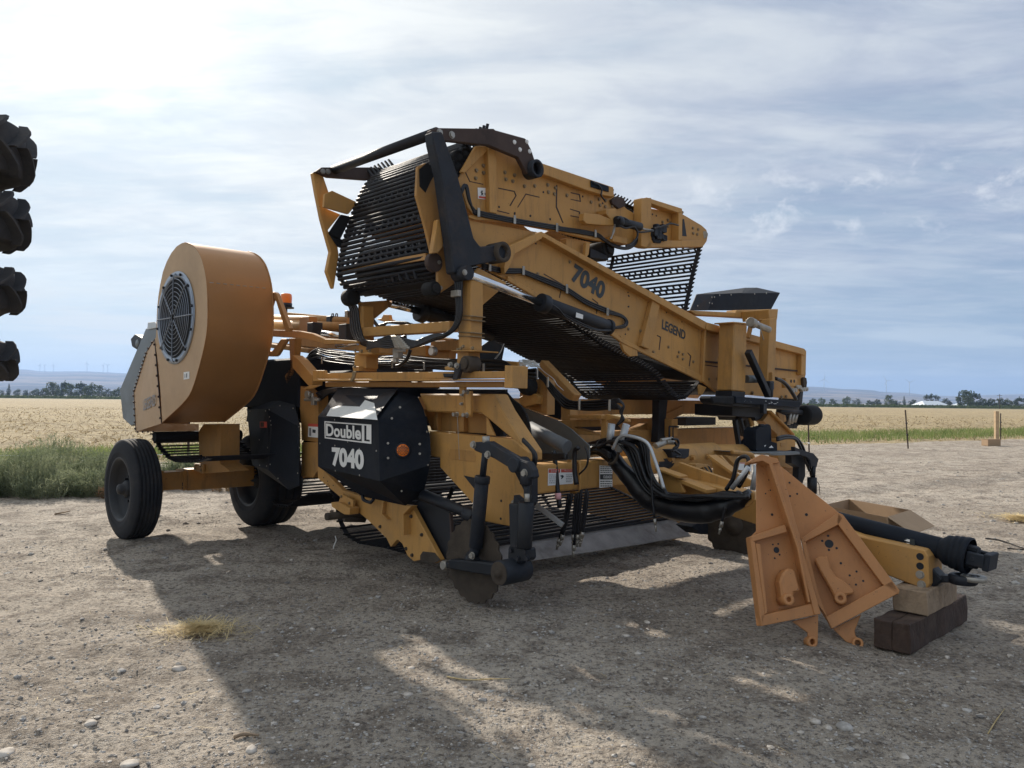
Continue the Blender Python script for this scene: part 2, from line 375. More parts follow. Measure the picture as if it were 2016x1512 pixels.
nt.links.new(mkmath(nt, 'ADD', st, mkmath(nt, 'MULTIPLY', fin, .5)), bp.inputs['Height']); nt.links.new(bp.outputs[0], b.inputs['Normal'])

m, nt, b = nodes_mat('plain_grass')
st = mknoise(nt, .02, 6, .65, (1, 4, 1)); c = mkmix(nt, mkrange(nt, st, .4, .6), (.10, .11, .055), (.24, .20, .11))
nt.links.new(c, b.inputs['Base Color']); b.inputs['Roughness'].default_value = .95
m, nt, b = nodes_mat('hill_grass')
st = mknoise(nt, .0012, 9, .68, (1, 2.6, 3), .2, dist=.6); s2 = mknoise(nt, .004, 6, .6, (1, 5, 6))
c = mkmix(nt, mkrange(nt, st, .42, .60), (.10, .09, .085), (.30, .235, .17)); c = mkmix(nt, mkrange(nt, s2, .54, .64), c, (.09, .09, .075))
nt.links.new(c, b.inputs['Base Color']); b.inputs['Roughness'].default_value = 1; b.inputs['Specular IOR Level'].default_value = .0

def polar(name, radii, angs, zf, keep, m, kind='structure', smooth=True, label=None):
    vs = []; fs = []; na = len(angs)
    for r in radii:
        for a in angs:
            x, y = r*sin(a), r*cos(a); vs.append((x, y, zf(x, y, r)))
    for i in range(len(radii)-1):
        for j in range(na-1):
            q = (i*na+j, i*na+j+1, (i+1)*na+j+1, (i+1)*na+j)
            if keep is None or keep((vs[q[0]][0]+vs[q[2]][0])/2, (vs[q[0]][1]+vs[q[2]][1])/2): fs.append(q)
    me = bpy.data.meshes.new(name); me.from_pydata(vs, [], fs)
    used = sorted({i for f in fs for i in f})
    if len(used) < len(vs):
        mp_ = {o: n for n, o in enumerate(used)}; me = bpy.data.meshes.new(name)
        me.from_pydata([vs[i] for i in used], [], [tuple(mp_[i] for i in f) for f in fs])
    me.polygons.foreach_set('use_smooth', [smooth]*len(me.polygons)); me.update()
    o = link(name, me, m); o['kind'] = kind
    if label: o['label'] = label
    return o
def geo(a, b_, n): return [a*(b_/a)**(i/(n-1)) for i in range(n)]
def gz(x, y, r=None):
    """height of the yard's dirt"""
    r = r or math.hypot(x, y)
    if r > 75: return -.10
    p = Vector((x, y, 0))
    z = .014*noise.noise(p*.55) + .019*noise.noise(p*1.7+Vector((9, 3, 0))) + .019*noise.noise(Vector((x*3.2, y*5.6, 0)))
    q = noise.noise(p*13+Vector((5, 5, 0))); z += .010*q + (.0065*noise.noise(p*31) if r < 16 else 0)
    # wheel ruts swinging across the yard
    d = dfence(x, y); ru = (d+7.5+.7*sin(x*.25))
    z += -.035*math.exp(-(ru/.35)**2) + .03*math.exp(-((ru-.7)/.3)**2)
    ru = (math.hypot(x-16, y-26)-9.5+.6*noise.noise(p*.3)); z += -.03*math.exp(-(ru/.3)**2)+.03*math.exp(-((ru-.55)/.25)**2)
    return z - (.08 if d > 3 else 0)
def smooth_angs(a, n, wide=True):
    c = [a*(2*i/(n-1)-1) for i in range(n)]
    if wide: c = [-pi, -2.6, -2.1, -1.6, -1.2, -1.0] + c + [1.0, 1.2, 1.6, 2.1, 2.6, pi]
    return c
polar('ground', [.02]+geo(.8, 3.0, 14)+geo(3.05, 75, 430)+geo(80, 15000, 40), smooth_angs(rad(43), 430), gz, None, 'dirt')
def fz(x, y, r):
    p = Vector((x, y, 0)); d = dfence(x, y)
    u = Vector((x*cos(FA)+y*sin(FA), d*1.0, 0))
    w = noise.noise(Vector((u.x*.25, u.y*1.1, 0)))+.6*noise.noise(Vector((u.x*.7, u.y*2.6, 3)))
    return -.02 + max(0, w)*.085*min(1, 60/r+.25) + (.03*noise.noise(p*3.1) if r < 90 else 0)
polar('field', geo(14, 330, 330), smooth_angs(rad(46), 420, False), fz, lambda x, y: dfence(x, y) > 2.6, 'stubble')
polar('plain', geo(328, 4300, 24), smooth_angs(rad(60), 60, False), lambda x, y, r: -.03, None, 'plain_grass')

# skyline of the hills: photograph x -> pixels above the horizon
SKY = [(-900, 36), (-300, 48), (0, 51), (40, 54.5), (57, 54), (75, 51.5), (100, 51.5), (140, 53), (175, 53.5), (235, 51.5), (500, 50), (900, 46), (1300, 44), (1585, 37.5), (1622, 36.5), (1660, 33.5),
       (1690, 33), (1722, 31), (1727, 28.5), (1765, 26.5), (1785, 26.5), (1830, 20.5), (1870, 19), (1905, 20.5), (1960, 22.5), (2016, 24), (2300, 30), (3000, 34)]
def skyline(x):
    for (a, ya), (c_, yc) in zip(SKY, SKY[1:]):
        if a <= x <= c_: return ya+(yc-ya)*(x-a)/(c_-a)
    return SKY[0][1] if x < SKY[0][0] else SKY[-1][1]
def hz(x, y, r):
    if y < 100: return 0
    a = math.atan2(x, y); pxx = CX+FPX*math.tan(a)
    top = skyline(pxx)/FPX*6200
    p = Vector((x, y, 0))/1000
    t = (r/ (1/ max(.2, cos(a)))) 
    t = min(1, max(0, (y-2500)/(6200-2500)))
    s = t**1.5
    if pxx > 1840: s = max(0, (y-4200)/2000)**1.1 if y > 4200 else .02*t        # the far mesa stands behind
    nz = noise.fractal(p*1.3, 1.0, 2.0, 5)
    h = top*min(1, s)*(1 if t > .985 else .95) + nz*22*t*(1-t)*2.2
    return max(-1, h) if y < 6300 else top*1.0
polar('hills', [2480+i*95 for i in range(40)]+[6190, 6230, 8000], smooth_angs(rad(44), 330, False), hz, None, 'hill_grass')
m, nt, b = nodes_mat('pond_water'); b.inputs['Base Color'].default_value = (.55, .60, .62, 1); b.inputs['Roughness'].default_value = .35
bb = B(); bb.ext([(200, 560, .05), (620, 600, .05), (620, 1150, .05), (330, 1150, .05)], (0, 0, .05)); o = bb.make('water', 'pond_water'); o['kind'] = 'structure'

# ------------------------------------------------------------- vegetation
random.seed(7)
def leafmat(name, a, b2, scale=3, trans=.25, rough=.7):
    m, nt, b = nodes_mat(name)
    n = mknoise(nt, scale, 4, .6); c = mkmix(nt, mkrange(nt, n, .35, .65), a, b2)
    nt.links.new(c, b.inputs['Base Color']); b.inputs['Roughness'].default_value = rough; b.inputs['Specular IOR Level'].default_value = .2
    tr = nt.nodes.new('ShaderNodeBsdfTranslucent'); nt.links.new(c, tr.inputs[0]); ms = nt.nodes.new('ShaderNodeMixShader'); ms.inputs[0].default_value = trans
    out = nt.nodes['Material Output']; nt.links.new(b.outputs[0], ms.inputs[1]); nt.links.new(tr.outputs[0], ms.inputs[2]); nt.links.new(ms.outputs[0], out.inputs[0])
leafmat('crown_dark', (.030, .042, .020), (.060, .085, .036), .8)
leafmat('crown_mid', (.055, .075, .030), (.115, .145, .060), .8)
leafmat('bark', (.10, .08, .06), (.06, .05, .04), 4, 0)
leafmat('grass_green', (.105, .155, .045), (.26, .31, .11), .8, .35)
leafmat('weed_green', (.13, .16, .09), (.30, .325, .20), 2.2, .45)
leafmat('weed_dry', (.22, .12, .07), (.30, .22, .12), 2.5, .3)
leafmat('straw', (.55, .42, .20), (.80, .66, .38), 9, .3)
leafmat('straw_dull', (.20, .15, .085), (.50, .39, .22), 5, .2)

def blade(bb, p, d, w, side=None):
    d = Vector(d); s = side if side is not None else d.cross(Vector((random.uniform(-1, 1), random.uniform(-1, 1), random.uniform(-.2, .2)))).normalized()*w
    p = Vector(p); bb.add([p-s, p+s, p+d*.55+s*.7+Vector((0, 0, .02))*d.length, p+d], [(0, 1, 2, 3)])
# grass strip beyond the fence on the right, and behind the weeds on the left
bb = B()
for i in range(30000):
    if i % 3: x = random.uniform(4, 46); 
    else: x = random.uniform(-13, 4)
    d = random.triangular(3.2, 13.5 if x > 4 else 8.5, 6.5)
    y = (d/cos(FA))+19.6+.56*x
    if noise.noise(Vector((x*.5, y*.5, 0))) < -.38: continue
    h = random.uniform(.10, .30)*(1.2 if x > 4 else 1.0)*(1 if d < 9 else .75)
    blade(bb, (x, y, -.03), (random.gauss(0, .35)*h, random.gauss(0, .35)*h, h), .006+.012*random.random())
g = bb.make('grass', 'grass_green'); g['kind'] = 'stuff'; g['label'] = 'strip of green grass along the edge of the yellow field'
# loose straw and windrow clumps on the stubble
bb = B()
for i in range(26000):
    r = 17*(110/17)**(random.random()**.8); a = random.uniform(-rad(36), rad(36)); x, y = r*sin(a), r*cos(a); d = dfence(x, y)
    if d < 2.8: continue
    if noise.noise(Vector(((x*cos(FA)+y*sin(FA))*.25, d*1.1, 0))) < random.uniform(-.5, .3): continue
    L = random.uniform(.10, .30); w = random.uniform(.006, .014)*(1+r/60)
    blade(bb, (x, y, fz(x, y, r)+.01), (random.gauss(0, .6)*L, random.gauss(0, .6)*L, random.uniform(.15, .9)*L), w)
g = bb.make('straw_litter', 'straw_dull'); g['kind'] = 'stuff'; g['label'] = 'loose dry straw lying across the stubble field'

def bush(name, label, x, y, hgt, wid, n, m='weed_green', group=None):
    t = B(); rnd = random.Random(int(x*97+y*31))
    stems = []
    for i in range(int(n/14)):
        a = rnd.uniform(0, 2*pi); rr = wid*math.sqrt(rnd.random())*.9
        top = Vector((cos(a)*rr, sin(a)*rr, hgt*(1-.55*(rr/wid)**2)*rnd.uniform(.65, 1.08)))
        base = Vector((cos(a)*rr*.72, sin(a)*rr*.72, -.03))
        stems.append((base, top))
        s = Vector((rnd.uniform(-1, 1), rnd.uniform(-1, 1), 0)).normalized()*.004
        t.add([base-s, base+s, top+s*.4, top-s*.4], [(0, 1, 2, 3)])
        for k in range(13):
            u = rnd.uniform(.08, 1); p = base.lerp(top, u)
            d = Vector((rnd.gauss(0, 1), rnd.gauss(0, 1), rnd.uniform(.2, 1.5))).normalized()*rnd.uniform(.05, .13)
            sd_ = d.cross(Vector((rnd.uniform(-1, 1), rnd.uniform(-1, 1), rnd.uniform(-1, 1)))).normalized()*rnd.uniform(.0022, .0055)
            t.add([p-sd_, p+sd_, p+d*.6+sd_*1.3, p+d], [(0, 1, 2, 3)])
    o = t.make(name, m, None); o.location = (x, y, gz(x, y)); tag(o, label, 'weed', group)
    return o
WL = [(-7.0, 12.0, .42, .6, 'short weed in front of the tallest bush at the yard edge'), (-8.2, 12.0, .45, .6, 'short dark weed nearest the camera in the left clump'), (-6.4, 12.2, .40, .5, 'low front weed midway between the tall bush and the tyre'),
      (-8.7, 12.6, .72, .85, 'tall feathery grey green weed clump at the left photo edge'),
      (-7.55, 12.4, .80, .70, 'tallest dark green weed bush left of the front tyre'),
      (-6.75, 13.0, .62, .60, 'pale green feathery weed beside the tallest bush'),
      (-8.0, 13.9, .85, .8, 'weed bush behind the tallest bush on the field edge'),
      (-6.1, 12.55, .50, .55, 'low dark green weed mound nearest the left side of the tyre'),
      (-5.6, 13.6, .58, .5, 'light green weed right behind the outer tyre'),
      (-7.2, 14.6, .60, .7, 'hazy green weed in the back row by the yellow field'),
      (-10.0, 13.5, .8, .9, 'weed bush outermost on the left of the row'),
      (-5.0, 14.3, .42, .55, 'short yellow green weed seen between tyre and axle post'),
      (-4.2, 14.6, .40, .5, 'low weed behind the steel axle beam')]
for x, y, h, w, lb in WL: bush('weed_bush', lb, x, y, h, w, 6500 if h > .55 else 4200, group='weed bushes along the field edge')
bush('dry_weed', 'low rust brown dry weed seen under the fan housing', -4.75, 13.2, .26, .6, 1500, 'weed_dry', 'dry weeds')
bush('dry_weed', 'rust brown dry weed at the foot of the green weed bushes left of the tyre', -5.75, 11.9, .22, .5, 1400, 'weed_dry', 'dry weeds')

def tree_mesh(seed, h, w, conifer=False):
    rnd = random.Random(seed); c = B(); t = B()
    t.cyl((0, 0, -.2), (0, 0, h*(.5 if not conifer else .9)), h*.022, 7, h*.008)
    cl = []
    for i in range(26 if not conifer else 22):
        if conifer:
            u = i/21; z = h*(.12+.85*u); rr = w*.5*(1-u)*rnd.uniform(.3, 1); a = rnd.uniform(0, 6.28)
            cl.append((Vector((cos(a)*rr*.7, sin(a)*rr*.7, z)), w*.26*(1-u*.75)))
        else:
            u = rnd.random(); z = h*(.16+.80*u); env = w*.5*math.sqrt(max(.05, 1-((z/h-.50)/.50)**2)); a = rnd.uniform(0, 6.28); rr = env*math.sqrt(rnd.random())
            cl.append((Vector((cos(a)*rr, sin(a)*rr, z)), w*rnd.uniform(.11, .20)))
    for p, s in cl:
        if not conifer: t.cyl((0, 0, h*.28), p, h*.008, 5, h*.003, caps=False)
        for k in range(34):
            d = Vector((rnd.gauss(0, 1), rnd.gauss(0, 1), rnd.gauss(0, .8))).normalized()*s*rnd.uniform(.5, 1.1)
            q = p+d; u = Vector((rnd.gauss(0, 1), rnd.gauss(0, 1), rnd.gauss(0, 1))).normalized(); v = u.orthogonal().normalized(); e = s*rnd.uniform(.16, .34)
            c.add([q-u*e, q+v*e*.8, q+u*e, q-v*e*.8], [(0, 1, 2, 3)])
    return c, t
PROTO = []
for i, (h, w, cf, mm) in enumerate([(8.6, 9, 0, 'crown_mid'), (7.2, 7.5, 0, 'crown_mid'), (8.8, 10, 0, 'crown_dark'), (9, 4.6, 1, 'crown_dark'), (5, 6.5, 0, 'crown_dark'), (8.0, 5.0, 0, 'crown_dark')]):
    c, t = tree_mesh(40+i, h, w, cf)
    PROTO.append((c.v, c.f, t, h, mm, cf))
PM = {}
def tree(kind, x, dist, scale, label, group):
    first = kind not in PM
    if first:
        cv, cf_, t, h, mm, con = PROTO[kind]; cb = B(); cb.add(cv, cf_); 
        r = thing('pine_tree' if con else 'tree', label, 'tree', group=group)
        cr = cb.make('crown', mm, r); tr = t.make('trunk', 'bark', r); PM[kind] = (cr.data, tr.data)
    else:
        r = thing('pine_tree' if PROTO[kind][5] else 'tree', label, 'tree', group=group)
        for nm, me in zip(('crown', 'trunk'), PM[kind]):
            o = bpy.data.objects.new(nm, me); COL.objects.link(o); o.parent = r
    p = GD((x, 790), dist); r.location = (p.x, p.y, -.05); r.scale = (scale,)*3; r.rotation_euler = (0, 0, x*.7)
    return r
GL = 'trees beyond the field on the left'; GR = 'trees beyond the field on the right'
for k, x, d, s, lb in [(4, 2, 560, .9, 'small hazy tree at the left photo edge behind the field'), (3, 17, 500, .95, 'pointed dark tree at the far left of the tree line'),
      (1, 34, 640, .8, 'low hazy tree right of the pointed one'), (4, 52, 620, 1.0, 'round hazy tree in the gap of the left tree line'), (1, 70, 620, .85, 'small tree just left of the big grove'),
      (0, 104, 470, 1.0, 'large round tree at the left end of the big grove'), (2, 122, 480, 1.0, 'darkest round tree in the middle of the left grove'), (0, 140, 470, .9, 'tree in the grove between darker crowns'),
      (2, 160, 480, .97, 'broad dark tree at the centre right of the left grove'), (1, 178, 470, 1.15, 'tree right of the broad dark one in the grove'), (0, 195, 480, .85, 'paler green tree in the left grove'),
      (4, 212, 500, 1.1, 'low tree beside the harvester fan panel'), (1, 232, 480, .85, 'tree partly hidden by the grey rear panel'), (4, 86, 520, 1.1, 'low bushy tree before the big grove')]:
    tree(k, x, d, s, lb, GL)
for k, x, d, s, lb in [(4, 1600, 640, 1.0, 'low hazy tree just right of the harvester'), (1, 1618, 660, .8, 'hazy tree under the first wind turbine'), (4, 1640, 650, 1.0, 'low tree over the white strip'), (1, 1667, 640, .95, 'taller hazy tree over the white strip'),
      (4, 1688, 640, 1.1, 'low tree in the middle of the hazy row'), (4, 1712, 600, .8, 'small tree right of the white strip'), (4, 1726, 560, .9, 'low tree left of the round hazy one'), (0, 1752, 560, .85, 'round hazy tree below the middle turbine'),
      (4, 1765, 560, .8, 'low shrub like tree below the third turbine'), (3, 1780, 540, .80, 'thin pointed tree below the third turbine'), (4, 1797, 540, .9, 'low tree left of the barn'),
      (5, 1824, 480, .95, 'dark upright tree at the left of the barn'), (5, 1833, 480, 1.02, 'tallest of the dark upright trees behind the barn'), (5, 1844, 480, .92, 'dark upright tree right behind the barn roof'), (4, 1862, 480, 1.0, 'low dark tree right of the barn'),
      (3, 1888, 440, .98, 'tall dark pine right of the barn'), (0, 1906, 440, 1.05, 'big green leafy tree beside the tall pine'), (2, 1914, 460, .9, 'dark broad tree behind the leafy one'), (4, 1932, 440, 1.0, 'low dark tree right of the leafy tree'),
      (3, 1946, 440, .55, 'small pine in the right tree row'), (4, 1950, 430, .95, 'round low tree left of the utility pole'), (4, 1972, 470, 1.1, 'low tree behind the utility pole'), (1, 1985, 470, .7, 'small tree right of the utility pole'),
      (2, 2004, 480, .65, 'dark tree near the right photo edge'), (0, 2020, 480, .6, 'tree at the right photo edge')]:
    tree(k, x, d, s, lb, GR)
# scrubby bank where the field ends
bb = B(); rnd = random.Random(3)
for i in range(9000):
    a = rnd.uniform(-rad(37), rad(37)); y = rnd.uniform(332, 350); x = y*math.tan(a)
    if noise.noise(Vector((x*.03, 0, 0))) < -.45: continue
    e = rnd.uniform(.3, .9); p = Vector((x, y, rnd.uniform(0, .9+.5*noise.noise(Vector((x*.1, 0, 0)))))); u = Vector((1, rnd.gauss(0, .5), rnd.gauss(0, .4)))*e; v = Vector((0, .3, e*.5))
    bb.add([p-u-v, p+u-v, p+u+v*.6, p-u*.7+v], [(0, 1, 2, 3)])
g = bb.make('scrub', 'crown_mid'); g['kind'] = 'stuff'; g['label'] = 'dark low scrub along the far end of the field'

# ------------------------------------------------------------- far things: barns, pole, turbines
def barn(name, label, x0, x1, dist, eave, ridge, deep=14):
    a = GD((x0, 790), dist); b_ = GD((x1, 790), dist); L = (b_-a).x; r = thing(name, label, 'barn', (a.x+L/2, a.y, 0))
    w = B(); w.box((0, deep/2, eave/2), (L/2-.4, deep/2, eave/2)); 
    w.ext([(-L/2+.4, 0, eave), (L/2-.4, 0, eave), (L/2-2.2, deep/2, ridge-.1), (-L/2+2.2, deep/2, ridge-.1)], (0, .05, 0)); w.make('wall', 'white_wall', r)
    f = B(); e = .25
    f.add([(-L/2, -e, eave), (L/2, -e, eave), (L/2-2.5, deep/2, ridge), (-L/2+2.5, deep/2, ridge), (-L/2, deep+e, eave), (L/2, deep+e, eave)], [(0, 1, 2, 3), (3, 2, 5, 4), (0, 3, 4), (1, 5, 2)]); f.make('roof', 'metal_roof', r)
    d = B(); d.box((-L*.2, -.06, eave*.4), (1.2, .05, eave*.4)); d.make('door', 'grey_sheet', r)
barn('barn', 'long barn with pale blue metal roof before the dark trees', 1820, 1869, 430, 1.1, 3.4)
barn('small_shed', 'small white shed roof right of the long barn', 1888, 1908, 450, 1.2, 2.6, 8)
p = GD((1968, 790), 330); r = thing('utility_pole', 'thin dark utility pole among the right hand trees', 'pole', (p.x, p.y, -.1))
bb = B(); bb.cyl((0, 0, 0), (0, 0, 6.2), .16, 8, .11); bb.make('pole', 'bark', r); bb = B(); bb.bar((-1.1, 0, 5.6), (1.1, 0, 5.6), .12, .14); bb.make('crossarm', 'bark', r)
def turbine(x, ybase, yhub, dist, rot, label, bl, yaw=0, thin=1.0):
    base = GD((x, ybase), dist); hub = GD((x, yhub), dist); r = thing('wind_turbine', label, 'wind turbine', (base.x, base.y, base.z-25), yaw, group='wind turbines on the hills')
    H = hub.z-base.z+25; R_ = bl
    t = B(); t.cyl((0, 0, 0), (0, 0, H), 1.9*thin, 10, 1.3*thin); t.make('tower', 'turbine_white', r)
    n = B(); n.box((0, 1, H+.6), (1.6*thin, 4, 1.6*thin)); n.cyl((0, -3.2, H+.5), (0, -5, H+.5), 1.5*thin, 10, .6); n.make('nacelle', 'turbine_white', r)
    for k in range(3):
        a = rot+k*2*pi/3; q = B(); u = Vector((sin(a), 0, cos(a))); v = Vector((cos(a), 0, -sin(a))); c = Vector((0, -4.2, H+.5))
        q.ext([c-v*1.0*thin, c+v*1.0*thin, c+u*R_*.3+v*1.7*thin, c+u*R_+v*.35*thin, c+u*R_-v*.35*thin, c+u*R_*.3-v*.9*thin], (0, .5, 0)); q.make('blade', 'turbine_white', r)
turbine(1622.5, 764, 747, 4600, rad(125), 'white wind turbine nearest to the harvester on the right', 40)
turbine(1745, 768.5, 750, 4600, rad(-35), 'white wind turbine in the middle of the right hand three', 38)
turbine(1790.5, 769.5, 753, 4600, rad(-55), 'white wind turbine furthest right on the hill', 36)
for i, (x, yb, yh, ro, lb) in enumerate([(78.5, 727, 719.5, .3, 'tiny wind turbine leftmost on the blue mesa'), (88, 727, 720, .9, 'second tiny wind turbine from the left on the mesa'), (105.5, 727.5, 719.5, .1, 'third tiny wind turbine on the mesa'),
        (171.5, 726, 716, .0, 'tallest tiny wind turbine alone in the middle of the mesa'), (203, 728, 720, .5, 'tiny wind turbine left one of the pair by the fan'), (212, 728, 719.5, 1.0, 'tiny wind turbine right one of the pair by the fan')]):
    turbine(x, yb, yh, 6100, ro, lb, 26, 0, 1.15)

# haze: the air between here and the hills
m = bpy.data.materials.new('air'); m.use_nodes = True; nt = m.node_tree; nt.nodes.clear()
pv = nt.nodes.new('ShaderNodeVolumePrincipled'); pv.inputs['Color'].default_value = (.42, .62, 1, 1); pv.inputs['Density'].default_value = .00015; pv.inputs['Anisotropy'].default_value = .2
oo = nt.nodes.new('ShaderNodeOutputMaterial'); nt.links.new(pv.outputs[0], oo.inputs['Volume']); MAT['air'] = m
bb = B(); bb.box((0, 0, 148), (9500, 9500, 150)); hzb = bb.make('haze', 'air'); hzb['kind'] = 'stuff'; hzb['label'] = 'pale blue haze over the far hills'
# ------------------------------------------------------------- the potato harvester (built in its own frame: x forward, y to the far side)
mat('sunlit_sheet', (.72, .73, .71), .55, .0, dirt=(.34, .34, .33), dirt_amt=.5, dscale=5, var=.1)  # pale tone stands in for sunlight on the guard's top sheet
mat('grille_steel', (.26, .29, .34), .38, .6, var=.1)
HV = thing('potato_harvester', 'big yellow four row potato harvester parked on the dirt yard', 'harvester', (OX, OY, 0), TH-pi/2)
Y_, S_ = 'yellow_paint', 'yellow_paint_shop'
def pl(s, **k): return [V(p, **k) for p in px(s)]
def dvec(k, d):   # extrusion away from the camera by d along the plane's axis
    return (-d, 0, 0) if 'f' in k else ((0, d, 0) if 'l' in k else (0, 0, -d))
def plate(name, s, m, d, parent=None, bevel=.004, **k):
    b = B(); b.ext(pl(s, **k), dvec(k, d)); return b.make(name, m, parent or HV, bevel)
def addp(b, s, d, **k): b.ext(pl(s, **k), dvec(k, d)); return b
def hexbolt(name, s, parent, r=.014, m='bolt_steel', d=.014, **k):
    out = []; r *= .82
    for p in px(s):
        c = V(p, **k); ax = Vector((1, 0, 0)) if 'f' in k else Vector((0, -1, 0))
        b = B(); b.cyl((0, 0, 0), ax*.003, r*1.3, 12); b.cyl(ax*.004, ax*d, r, 6)
        key = (r, m, d, 'f' in k)
        if key not in BM: BM[key] = b.make(name, m, parent); o = BM[key]
        else: o = bpy.data.objects.new(name, BM[key].data); COL.objects.link(o); o.parent = parent
        o.location = c; out.append(o)
    return out
BM = {}
def hoses(name, runs, r=.013, m='hose_rubber', parent=None, seg=6, smooth=6):
    """runs: lists of machine points; each run one hose, one named part each"""
    for p in runs:
        b = B(); b.tube(p, r, seg, smooth); b.make(name, m, parent or HV)
def mixp(s, **k): return [V(p, **k) for p in px(s)]
def chain(name, path, f0, f1, pitch, r=.011, spike=0, ladder=0, parent=None, axis='f', m='rod_steel', belt=True, sp_dir=1, bothends=True):
    """web of rods: path is a list of (l,z) (rods along f) or (f,z) (rods along l)"""
    P = [Vector((a, b_, 0)) for a, b_ in path]; segs = []; tot = 0
    for a, b_ in zip(P, P[1:]): segs.append((tot, a, b_)); tot += (b_-a).length
    def at(s):
        for t0, a, b_ in reversed(segs):
            if s >= t0-1e-9: L = (b_-a).length; return a.lerp(b_, min(1, (s-t0)/L)), (b_-a).normalized()
        return segs[0][1], (segs[0][2]-segs[0][1]).normalized()
    def mk(u, v, w): return Vector((w, u, v)) if axis == 'f' else Vector((u, w, v))
    bb = B(); n = int(tot/pitch); rows = []
    for i in range(n+1):
        p, t = at(i*pitch); nrm = Vector((t.y, -t.x, 0))*sp_dir
        rows.append((p, t, nrm))
        if spike:
            e = nrm*spike+t*spike*.3
            q = [mk(p.x+e.x, p.y+e.y, f0-spike*.5 if axis == 'f' else f0-spike*.3), mk(p.x, p.y, f0+.035), mk(p.x, p.y, f1-.035), mk(p.x+e.x, p.y+e.y, f1+spike*.3)]
            if not bothends: q = q[:3]+[mk(p.x, p.y, f1)]
            bb.tube(q, [r*.7, r*1.15, r, r*.8], 6, 0)
            bb.s = 0
        else: bb.cyl(mk(p.x, p.y, f0), mk(p.x, p.y, f1), r, 6)
    if belt:                                    # riveted belts that carry the rods
        for w in (f0+.05, f1-.05):
            for (p, t, nrm), (p2, t2, n2) in zip(rows, rows[1:]):
                a = mk(p.x, p.y, w); c = mk(p2.x, p2.y, w); up = mk(nrm.x, nrm.y, 0); bb.bar(a+up*.012, c+up*.012, .05, .008, up)
    if ladder:
        for i, ((p, t, nrm), (p2, t2, n2)) in enumerate(zip(rows, rows[1:])):
            if i % ladder in (0, 1):
                k = 14
                for j in range(k):
                    w = f0+.06+(f1-f0-.12)*(j+.5)/k; dw = (f1-f0)/k*.45
                    bb.bar(mk(p.x, p.y, w-dw*.5), mk(p2.x, p2.y, w+dw*.5), r*1.4, r*1.4)
    return bb.make(name, m, parent or HV)

# ---- wheels -------------------------------------------------------------------------------------
def wheel(name, label, c, R_, wd, rimr, ribs, dish=.0, m2='black_paint', sgn=-1):
    c = Vector(c); t = thing(name, label, None); t.parent = HV; t.location = c
    h = wd/2; prof = [(rimr, -h*.86), (rimr*1.05, -h*.95), (rimr+(R_-rimr)*.45, -h*1.0), (R_*.90, -h*.93), (R_*.965, -h*.80)]
    k = ribs; xs = []
    for i in range(k):
        a = -h*.78+2*h*.78*i/k; b_ = -h*.78+2*h*.78*(i+1)/k; g = (b_-a)*.10; cr = lambda x: R_*(1-.030*(x/h)**2)
        xs += [(cr(a+g), a+g), (cr(b_-g), b_-g)]
        if i < k-1: xs += [(cr(b_)-.016, b_-g*.6), (cr(b_)-.016, b_+g*.6)]
    prof += xs + [(R_*.965, h*.80), (R_*.90, h*.93), (rimr+(R_-rimr)*.45, h), (rimr*1.05, h*.95), (rimr, h*.86)]
    b = B(); b.lathe(prof, (0, 0, 0), (0, 1, 0), 72); b.lathe([(rimr+.06, sgn*h*.995), (rimr+.075, sgn*h*1.012), (rimr+.09, sgn*h*.995)], (0, 0, 0), (0, 1, 0), 72)
    b.make('tyre', 'tyre_rubber', t)
    b = B(); s = sgn
    b.lathe([(rimr*1.0, s*h*.86), (rimr*1.07, s*h*.90), (rimr*1.05, s*h*.94), (rimr*.96, s*h*.90), (rimr*.93, s*h*.45), (rimr*.80, s*h*.15), (rimr*.55, s*h*.05), (rimr*.38, s*h*.12), (rimr*.20, s*h*.12), (rimr*.0, s*h*.12)], (0, 0, 0), (0, 1, 0), 56)
    b.lathe([(rimr*1.0, -s*h*.86), (rimr*.93, -s*h*.4), (rimr*.85, s*h*.1)], (0, 0, 0), (0, 1, 0), 56)
    b.make('rim', m2, t)
    b = B(); b.lathe([(.095, s*h*.1), (.095, s*h*.45), (.075, s*h*.60), (.062, s*h*.62), (.058, s*h*.90), (.045, s*h*1.02), (.02, s*h*1.08), (0, s*h*1.09)], (0, 0, 0), (0, 1, 0), 24); b.make('hub', m2, t)
    for i in range(8):
        a = i*pi/4; q = Vector((cos(a)*.135, s*h*.12, sin(a)*.135)); bb = B(); bb.cyl(q, q+Vector((0, s*.035, 0)), .013, 6); bb.make('wheel_nut', 'worn_black', t)
    return t
wheel('wheel', 'ribbed outer rear wheel beside the axle beam', (0, 0, .535), .545, .30, .335, 6)
wheel('wheel', 'wide inner rear wheel in the shade', (.06, 1.52, .545), .555, .50, .30, 4)
wheel('wheel', None, (.06, 3.75, .545), .555, .50, .30, 4)
wheel('wheel', None, (0, 5.25, .535), .545, .30, .335, 6, sgn=1)
